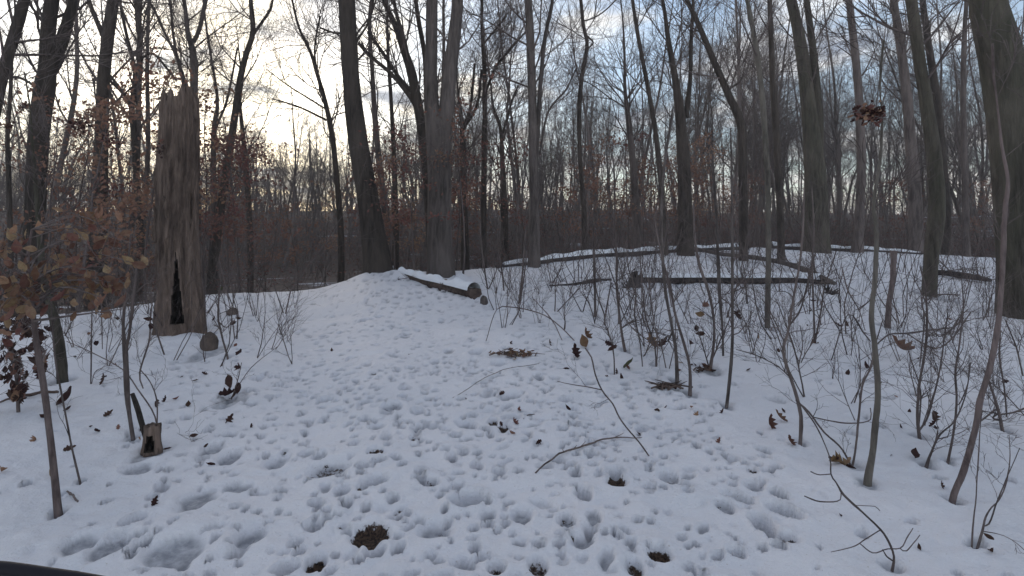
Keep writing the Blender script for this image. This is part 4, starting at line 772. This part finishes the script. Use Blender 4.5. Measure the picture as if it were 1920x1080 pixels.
for lab, px, py, rx, ry, Y, n, sd in [('wide spray of russet leaves crossing the front of the pale double trunk', 838, 298, 62, 20, 12.9, 95, 80), ('flat russet leaf spray between the leaning trunk and the double trunk', 742, 308, 52, 14, 13.0, 60, 81),
    ('loose russet leaves over the young beech right of the broken stump', 412, 345, 50, 42, 11.5, 90, 82), ('lower russet leaf spray right of the broken stump', 440, 425, 60, 26, 12, 80, 83),
    ('rusty leaf spray in front of the dark forked tree', 1300, 330, 60, 40, 19, 70, 84), ('russet leaf spray between the leaning and double trunks, low down', 745, 420, 36, 34, 14.5, 60, 85), ('tan leaf spray left of the broken stump near the ground', 215, 470, 48, 40, 7.5, 70, 86)]:
    cluster(lab, px, py, rx, ry, Y, n, ['russet', 'russet', 'brown'], .09, sd)
# ------------------------------------------------------------------ dead leaves on the snow
LV = [(428, 783, 22, 'maroon', 'dark curled leaf left of the trail below the red-leaved plant'), (310, 748, 16, 'maroon', 'small dark leaf tilted on the snow right of the hollow stump stub'), (353, 758, 16, 'maroon', 'pair-like folded leaf between two dents left of the trail'),
 (195, 711, 26, 'maroon', 'triangular brown leaf standing on the snow near the double sapling'), (68, 822, 22, 'russet', 'upright brown leaf in the left foreground'), (203, 773, 18, 'maroon', 'dark leaf left of the double sapling foot'),
 (128, 745, 36, 'maroon', 'large dark drooping leaf at the foot of the small dark trunk'), (1442, 790, 28, 'brown', 'curled orange-brown leaf arching over the snow'), (1462, 782, 28, 'brown', 'raised half of the arching orange leaf pair'),
 (1482, 828, 26, 'brown', 'flat orange leaf at the foot of the curved forked shrub'), (1348, 826, 14, 'russet', 'tiny reddish leaf alone on clean snow'), (1590, 697, 14, 'maroon', 'dark speck of a leaf below the two-stemmed foot'), (1622, 684, 18, 'maroon', 'black leaf just left of the pale sapling'),
 (1689, 652, 44, 'straw', 'large pale lobed leaf hanging between the saplings'), (1577, 968, 14, 'maroon', 'narrow dark leaf standing beside the fallen twig'), (1715, 852, 26, 'maroon', 'red twisted leaf right of the crooked sapling foot'),
 (1180, 682, 26, 'greenleaf', 'dull green leaf standing upright among the stems'), (1222, 641, 36, 'brown', 'boat-shaped brown leaf under the arching stems'), (1244, 643, 26, 'maroon', 'dark tip of leaf beside the boat-shaped one'),
 (1078, 660, 28, 'maroon', 'dark crumpled leaf at the foot of the tall curled leaf'), (1096, 640, 30, 'brown', 'tall curled brown leaf standing on the snow'), (1098, 624, 24, 'brown', 'upper curl of the standing brown leaf'), (1590, 606, 14, 'maroon', 'small black leaf in the snow left of the kinked sapling'),
 (1375, 820, 0, 'maroon', ''), (1570, 607, 16, 'maroon', 'dark leaf in the gap behind the curved shrub'), (622, 655, 8, 'maroon', 'lone dark fleck on the smooth upper trail'), (1425, 888, 0, 'maroon', ''), (1688, 800, 12, 'maroon', 'small folded leaf left of the two-stemmed shrub'), (1765, 908, 20, 'maroon', 'dark fallen bit by the shrub with the thick foot'),
 (1727, 1025, 16, 'maroon', 'small dark leaf at the end of the fallen twig'), (60, 935, 0, 'maroon', ''), (92, 885, 24, 'straw', 'pale yellowish leaf stuck on the leafy sapling stem'), (287, 941, 20, 'maroon', 'thin dark sliver of leaf on left snow'), (1862, 1038, 18, 'maroon', 'dark clot of leaf below the reddish shoot'),
 (1705, 770, 10, 'maroon', 'wisp of dead leaf between the saplings'), (1163, 705, 14, 'maroon', 'dark folded leaf below the green leaf'), (1158, 694, 12, 'maroon', 'black fleck beside the dark folded leaf'), (1303, 683, 10, 'maroon', 'black fleck left of the brown leaf mound'), (1030, 640, 16, 'maroon', 'forked dark leaf scrap right of the straw litter')]
for (px, py, s, km, lab) in LV:
    if not s: continue
    h = hit(px, py + s * .4); big = s > 24
    o = put_leaf((h[0], h[1], h[2] + wm(s, h[1]) * (.35 if big else .2)), wm(s, h[1]) * 1.05, km, rgl, None, 'dead_leaf', lab, 'leaf', rot=(R(55) + rgl.normal(0, .4), rgl.normal(0, .4), rgl.uniform(-1.2, 1.2)))
for k in range(90):
    px = rgl.uniform(930, 1915) if k % 3 else rgl.uniform(0, 560); py = rgl.uniform(520, 840) if px > 900 else rgl.uniform(600, 900)
    h = hit(px, py); right = px > 900
    if h[1] > 19: continue
    put_leaf((h[0], h[1], h[2] + .012), rgl.uniform(.035, .075), rgl.choice(['maroon', 'maroon', 'russet']), rgl, None, 'dead_leaf',
        'small dark dead leaf scattered on the snow among the right-hand stems' if right else 'small dark dead leaf scattered on the snow left of the trail', 'leaf', 'dead leaves among the right-hand stems' if right else 'dead leaves left of the trail', rot=(rgl.normal(0, .8), rgl.normal(0, .6), rgl.uniform(0, 6.28)))
def pile(label, px, py, rx, kms, n, sticks, seed, size=.07, name='leaf_pile'):
    rg = np.random.default_rng(seed); h = hit(px, py); s = h[1] / 1100; root = empty(name, h, label, 'leaf pile'); r = rx * s
    for k in range(n):
        x = rg.normal(0, .45) * r; y = rg.normal(0, .3) * r; put_leaf((x, y, gz(h[0] + x, h[1] + y) - h[2] + .012 + .05 * r * rg.random()), size * rg.uniform(.6, 1.1), rg.choice(kms), rg, root, rot=(rg.normal(0, .45), rg.normal(0, .45), rg.uniform(0, 6.28)))
    for k in range(sticks):
        a = rg.uniform(0, math.pi); x = rg.normal(0, .7) * r; y = rg.normal(0, .25) * r; L = rg.uniform(.08, .3); d = np.array((math.cos(a) * L / 2, math.sin(a) * L / 4, 0)); c = np.array((x, y, gz(h[0] + x, h[1] + y) - h[2] + .02))
        mb = MB(); tube(mb, np.array((c - d, c + (0, 0, .02), c + d + (0, 0, rg.uniform(0, .05)))), (.008, .006, .002), 5, rough=.2, seed=k); mb.build('stick', M['log'], root)
pile('straw-coloured leaf litter showing through the snow with dark sticks', 968, 668, 42, ['straw', 'straw', 'brown'], 42, 14, 61)
pile('tuft of dark twigs and needles at the foot of the tall thin pale stem', 1252, 730, 22, ['maroon'], 14, 22, 62, .05, 'twig_tuft')
pile('brown leaf mound at the foot of the dark stem clump', 1325, 698, 18, ['brown', 'maroon'], 16, 6, 63, .06)
# ------------------------------------------------------------------ scattered shrubs (copied)
def shrub_proto(seed, hgt, nst, leafy=0):
    rg = np.random.default_rng(seed); mb = MB()
    for s in range(nst):
        d = norm(np.array((rg.normal(0, .28), rg.normal(0, .28), 1))); grow(mb, np.array((rg.normal(0, .02), rg.normal(0, .02), -.03)), d, hgt * rg.uniform(.6, 1.1), rg.uniform(.004, .0085) * (.6 + hgt * .6), 0, rg, .07, .13, (4, 2), rmin=.0016, spread=.7)
    o = mb.build('shrub', M['twig'])
    return o
protos = [shrub_proto(200 + i, h, n) for i, (h, n) in enumerate([(.9, 3), (1.4, 2), (.6, 4), (1.3, 2), (.45, 5), (1.8, 2), (.8, 3), (2.2, 2)])]
used = set(); rgs = np.random.default_rng(77)
def zone(px, i):
    sz = 'tall' if i in (1, 3, 5, 7) else 'low'
    for e, t_ in ((400, 'left of the tall broken stump'), (620, 'on the rise right of the tall broken stump'), (1040, 'right of the reddish log and pale double trunk'), (1170, 'left of the snow-topped dark log'), (1300, 'around the left half of the snow-topped log'),
                  (1450, 'between the long dark log and the pale slender tree'), (1560, 'near the right end of the long dark log'), (1650, 'just left of the kinked pale sapling'), (1750, 'between the kinked sapling and the mossy leaning tree'), (1850, 'in front of the mossy leaning tree'), (9999, 'below the huge right-hand trunk')):
        if px < e: return sz + ' thin bare shrub ' + t_, sz + ' shrubs ' + t_
cnt = 0
sh_ = []
while cnt < 215:
    r = rgs.random()
    if r < .17: px = rgs.uniform(120, 560); py = rgs.uniform(575, 690); 
    elif r < .45: px = rgs.uniform(900, 1250); py = rgs.uniform(505, 620)
    elif r < .7: px = rgs.uniform(1150, 1560); py = rgs.uniform(480, 700)
    else: px = rgs.uniform(1540, 1960); py = rgs.uniform(495, 800)
    h = hit(px, py)
    if h[1] > 20.5 or any((h[0] - a) ** 2 + (h[1] - b) ** 2 < .12 for a, b in sh_): continue
    sh_.append((h[0], h[1])); i = int(rgs.integers(0, len(protos))); 
    if i not in used: o = protos[i]; used.add(i)
    else: o = protos[i].copy(); coll.objects.link(o)
    o.location = h; s = rgs.uniform(.6, 1.15) * (.7 if py > 640 else 1); o.scale = (s, s, s); o.rotation_euler = (rgs.normal(0, .12), rgs.normal(0, .12), rgs.uniform(0, 6.28))
    lab, grp = zone(px, i); tag(o, lab, 'shrub', grp); cnt += 1
for i, p in enumerate(protos):
    if i not in used: bpy.data.objects.remove(p)
# ------------------------------------------------------------------ the wood behind: single trees, copied
def forest_proto(seed, far=False):
    rg = np.random.default_rng(seed); hgt = rg.uniform(13, 19); r0 = rg.uniform(.07, .15); n = 12
    d = np.array((rg.normal(0, .05), rg.normal(0, .05), 1.0)); P = [np.array((0, 0, -.3))]
    for i in range(n): d = norm(d + rg.normal(0, .055, 3) + (0, 0, .05)); P.append(P[-1] + d * hgt / n)
    P = np.array(P); rad = r0 * np.linspace(1, .12, n + 1) ** .9; rad[0] *= 1.25
    S = catmull(np.column_stack((P, rad)), 7 if far else 22); tb = MB(); tube(tb, S[:, :3], S[:, 3], 4 if far else 8, rough=0 if far else .1, seed=seed, cap=False)
    cb_ = MB()
    k = 9 if far else 20
    for j in range(k):
        t = rg.uniform(.22, .97) ** .9; i = min(int(t * (len(S) - 1)), len(S) - 2); d0 = norm(S[i + 1, :3] - S[i, :3]); ax = norm(np.cross(d0, rg.normal(0, 1, 3))); a = rg.uniform(.35, .95)
        grow(cb_, S[i, :3], d0 * math.cos(a) + ax * math.sin(a), rg.uniform(1.8, 4.2) * (1.15 - .5 * t), S[i, 3] * .42, 1 if far else 0, rg, .13, .15, (4, 3) if far else (5, 4, 3), rmin=.008 if far else .0045)
    return tb, cb_
fp = []
for s in range(10):
    tb, cb_ = forest_proto(300 + s); root = empty('bare_tree', (0, 0, 0), None, None)
    a = tb.build('trunk', M['far'], root); b = tag(cb_.build('crown', M['twig'], root), kind='stuff'); fp.append(root)
def copy_tree(r):
    c = r.copy(); coll.objects.link(c)
    for ch in r.children: d = ch.copy(); coll.objects.link(d); d.parent = c
    return c
rgf = np.random.default_rng(99); used = set(); cnt = 0; placed = []
def wood_zone(px, Y, th):
    B = [(110, 'left of the forked dark grey tree', 'far left'), (290, 'between the forked tree and the broken stump', 'left'), (470, 'just right of the tall broken stump', 'by the stump'), (660, 'above the skyline left of the leaning trunk', 'over the skyline'),
         (830, 'between the leaning trunk and the pale double trunk', 'centre'), (1000, 'right of the pale double trunk', 'right of the double trunk'), (1100, 'behind the thin kinked tree', 'by the kinked tree'), (1240, 'behind the left end of the long crest log', 'over the log end'),
         (1440, 'behind the slanting tree and the tall pale slender tree', 'by the slanting tree'), (1600, 'behind the stout mossy tree', 'by the mossy tree'), (1740, 'behind the leaf nest', 'behind the leaf nest'), (99999, 'between the mossy leaning tree and the huge trunk', 'far right')]
    for e, a_, g in B:
        if px < e: break
    near = 'nearer' if Y < 30 else 'middle-distance' if Y < 50 else 'far'
    lk = {'nearer': 'slender dark tree near the wood edge ', 'middle-distance': 'mid-depth slim bare tree ', 'far': 'far thin pole-like tree '}[near]
    return lk + a_.replace('the thick ', 'the ').replace('the tall pale slender', 'pale slender'), near + ' woodland trees ' + g
while cnt < 270:
    u = rgf.uniform(-1.0, 1.0); 
    D = np.interp(u, _u, _D); Y = D + 5 + (66 - D) * rgf.random() ** .75
    if rgf.random() < np.interp(u, (-1, -.3, .1, 1), (.8, .8, .4, 0)) * (1 if Y < 36 else .1): continue
    x = u * Y
    if any((x - a) ** 2 + (Y - b) ** 2 < 1.2 for a, b in placed): continue
    placed.append((x, Y)); i = int(rgf.integers(0, 10))
    if i not in used: o = fp[i]; used.add(i)
    else: o = copy_tree(fp[i])
    s = rgf.uniform(.75, 1.15); th = rgf.uniform(.7, 1.3) if Y > 30 else rgf.uniform(.7, 1.1)
    hs = np.interp(u, (-1, -.3, -.05, .25), (.62, .62, .8, 1.0)) if Y > 32 else 1.0
    o.location = (x, Y, gz(x, Y)); o.scale = (s * th, s * th, s * hs); o.rotation_euler = (rgf.normal(0, .03), rgf.normal(0, .05) - .04 * u, rgf.uniform(0, 6.28))
    px = 960 + 1100 * u
    lab, grp = wood_zone(px, Y, th); tag(o, lab, 'tree', grp)
    cnt += 1
# far wood, one mass
def scatter(protos, spots, name, m, kind='stuff'):
    """spots: (proto, x, y, z, scale xy, scale z, rot)"""
    mb = MB()
    arr = []
    for p in protos:
        v = np.concatenate(p.v); arr.append((v, p.f, p.m))
    for (i, x, y, z, sxy, sz_, r_) in spots:
        v, fs, msx = arr[i]; c, s = math.cos(r_), math.sin(r_)
        w_ = np.column_stack(((v[:, 0] * c - v[:, 1] * s) * sxy + x, (v[:, 0] * s + v[:, 1] * c) * sxy + y, v[:, 2] * sz_ + z))
        n0 = mb.n; mb.v.append(w_); mb.n += len(w_)
        q = np.concatenate([f for f in fs if f.shape[1] == 4]) + n0; mb.f.append(q); mb.m.append(np.concatenate([a for f, a in zip(fs, msx) if f.shape[1] == 4]))
    o = mb.build(name, m); return tag(o, kind=kind)
fpr = []
for s in range(8):
    tb, cb_ = forest_proto(500 + s, True)
    for v, f, mm in zip(cb_.v, cb_.f, cb_.m): pass
    n0 = tb.n
    for v in cb_.v: tb.v.append(v)
    for f in cb_.f: tb.f.append(f + n0)
    tb.m += cb_.m; tb.n += cb_.n; fpr.append(tb)
spots = []
for k in range(520):
    u = rgf.uniform(-1.15, 1.15); Y = rgf.uniform(62, 140); x = u * Y; th = rgf.uniform(.9, 1.5)
    spots.append((int(rgf.integers(0, 8)), x, Y, gz(x, Y), th, rgf.uniform(.75, 1.1) * np.interp(u, (-1, -.2, .1), (.62, .62, 1)), rgf.uniform(0, 6.28)))
for k in range(130):
    u = rgf.uniform(-.75, .25); Y = rgf.uniform(44, 66); x = u * Y
    spots.append((int(rgf.integers(0, 8)), x, Y, gz(x, Y), rgf.uniform(.5, .85), rgf.uniform(.45, .72), rgf.uniform(0, 6.28)))
o = scatter(fpr, spots, 'far_wood', M['far']); tag(o, 'distant mass of bare trees closing off the wood behind everything', 'wood')
# brush beyond the crest: twigs and small dry leaves
def brush_proto(seed, hgt, leafy):
    rg = np.random.default_rng(seed); mb = MB()
    for s in range(5):
        d = norm(np.array((rg.normal(0, .35), rg.normal(0, .35), 1))); grow(mb, np.array((rg.normal(0, .3), rg.normal(0, .3), -.05)), d, hgt * rg.uniform(.5, 1.0), .012, 1, rg, .05, .16, (5, 3), rmin=.006)
    for s in range(leafy):
        c = np.array((rg.normal(0, .45), rg.normal(0, .45), hgt * rg.uniform(.15, .95))); a = norm(rg.normal(0, 1, 3)) * rg.uniform(.03, .055); b_ = norm(np.cross(a, rg.normal(0, 1, 3))) * rg.uniform(.02, .04)
        mb.add(np.array((c - a, c + b_, c + a, c - b_)), [(0, 1, 2, 3)], 1)
    return mb
bp = [brush_proto(700 + i, h * 1.15, lf) for i, (h, lf) in enumerate([(1.6, 60), (2.2, 40), (1.2, 90), (1.9, 10), (2.6, 30), (1.4, 8)])]
spots = []
for k in range(1120):
    u = rgf.uniform(-1.15, 1.15); D = np.interp(u, _u, _D); Y = D + 1.5 + (62 - D) * rgf.random() ** 1.1; x = u * Y
    if -.55 < u < -.25 and Y < 40 and rgf.random() < .6: continue
    spots.append((int(rgf.integers(0, 6)), x, Y, gz(x, Y), rgf.uniform(.7, 1.3) * (1.25 if Y > 35 else 1), rgf.uniform(.5, 1.0) * (.6 if Y < D + 4 else 1) * (1.35 if Y > 35 else 1), rgf.uniform(0, 6.28)))
for k in range(240):
    u = rgf.uniform(-.7, .1) if k % 3 else rgf.uniform(-1, 1); Y = rgf.uniform(40, 62); spots.append((int(rgf.integers(0, 6)), u * Y, Y, gz(u * Y, Y), rgf.uniform(1.5, 2.2), rgf.uniform(1.0, 1.9), rgf.uniform(0, 6.28)))
for k in range(420):
    u = rgf.uniform(-1.15, 1.15); Y = rgf.uniform(58, 105); spots.append((int(rgf.integers(0, 6)), u * Y, Y, gz(u * Y, Y), rgf.uniform(2.2, 3.2), rgf.uniform(1.3, 2.6), rgf.uniform(0, 6.28)))
o = scatter(bp, spots, 'brush', [M['far'], M['russet']]); tag(o, 'dense brown brush and dry leaves beyond the crest', 'brush')
# mid-distance young beeches holding russet leaves
def young_beech(seed, hgt):
    rg = np.random.default_rng(seed); st = MB(); lf = MB(); P = [np.array((0, 0, -.1))]; d = np.array((0, 0, 1.))
    for i in range(7): d = norm(d + rg.normal(0, .08, 3)); P.append(P[-1] + d * hgt / 7)
    P = np.array(P); tube(st, P, np.linspace(.022, .004, 8), 6)
    for k in range(20):
        t = rg.uniform(.35, .97) * 7; i = min(int(t), 6); p = P[i] + (P[i + 1] - P[i]) * (t - i); a = rg.uniform(0, 6.28); L = rg.uniform(.35, 1.1)
        e = p + np.array((math.cos(a) * L, math.sin(a) * L, rg.uniform(-.1, .25))); C = catmull(np.array((p, (p + e) / 2 + (0, 0, .06), e)), 6); tube(st, C, np.linspace(.006, .002, 6), 3)
        for q in range(22):
            c = C[rg.integers(1, 6)] + rg.normal(0, .07, 3); aa = norm(rg.normal(0, 1, 3)) * .042; bb = norm(np.cross(aa, rg.normal(0, 1, 3))) * .024
            lf.add(np.array((c - aa, c - aa * .2 + bb, c + aa, c - aa * .2 - bb)), [(0, 1, 2, 3)])
    root = empty('young_beech', (0, 0, 0), None, None); st.build('stem', M['twig'], root); o = lf.build('foliage', M['russet'], root); tag(o, kind='stuff'); return root
yb = [young_beech(900 + i, h) for i, h in enumerate((3.0, 4.0, 2.6, 3.5))]
usedb = set()
YB = [(778, 13.2), (868, 13.6), (740, 13.9), (418, 12), (452, 12.6), (388, 12), (1262, 20.5), (1310, 21), (1232, 20), (280, 11), (1180, 19.5), (1350, 21), (150, 10), (90, 10), (790, 17), (735, 16), (855, 15.5), (700, 19), (880, 18), (430, 14), (455, 17), (395, 16), (500, 20), (1240, 22), (1290, 22.5), (1200, 21), (1380, 22), (1150, 19), (260, 13), (140, 12.5), (100, 12), (30, 11.5), (205, 13.5), (320, 14), (1060, 18), (970, 17), (1330, 23), (1420, 23), (560, 18), (230, 11.5), (1100, 24), (610, 22), (1700, 22), (1840, 21)]
for k, (px, Y) in enumerate(YB):
    i = k % 4; o = yb[i] if i not in usedb else copy_tree(yb[i]); usedb.add(i); p = at(px, 440, Y)
    o.location = (p[0], Y, gz(p[0], Y)); s = rgf.uniform(.85, 1.3); o.scale = (s, s, s); o.rotation_euler = (0, 0, rgf.uniform(0, 6.28))
    z = 'left of the broken stump' if px < 340 else 'between the broken stump and the leaning trunk' if px < 640 else 'behind the pale double trunk' if px < 1000 else 'beyond the long crest log'
    tag(o, 'young beech still holding russet leaves ' + z, 'young tree', 'young beeches ' + z)
# ------------------------------------------------------------------ black bar close to the camera
b0 = []
for px, py, d in ((-260, 1055, .55), (-120, 1060, .555), (0, 1066, .56), (90, 1078, .565), (180, 1092, .57), (330, 1125, .575), (480, 1170, .58)):
    b0.append(at(px, py, d))
b0 = catmull(np.array(b0), 24); mb = MB(); tube(mb, b0, .0062, 16)
o = mb.build('handlebar', M['blackbar'], None, b0[12]); o.location = b0[12]; tag(o, 'smooth black bar crossing the bottom left corner close to the camera', 'bar')

# ------------------------------------------------------------------ thin winter haze over the whole place
hz = bpy.data.materials.new('thin_haze'); hz.use_nodes = True; t = hz.node_tree; t.nodes.clear()
pv = t.nodes.new('ShaderNodeVolumePrincipled'); pv.inputs['Density'].default_value = 0.0020; pv.inputs['Color'].default_value = (0.95, 0.92, 0.93, 1); pv.inputs['Anisotropy'].default_value = 0.2
ou = t.nodes.new('ShaderNodeOutputMaterial'); t.links.new(pv.outputs[0], ou.inputs['Volume'])
Z0, Z1 = -8.0, 28.0; X0, X1, Y0, Y1 = -720.0, 720.0, -60.0, 920.0
mb = MB(); mb.add(np.array([(x, y, z) for z in (Z0, Z1) for x, y in ((X0, Y0), (X1, Y0), (X1, Y1), (X0, Y1))]), [(0, 3, 2, 1), (4, 5, 6, 7), (0, 1, 5, 4), (1, 2, 6, 5), (2, 3, 7, 6), (3, 0, 4, 7)])
tag(mb.build('haze', hz, smooth=False), kind='stuff')
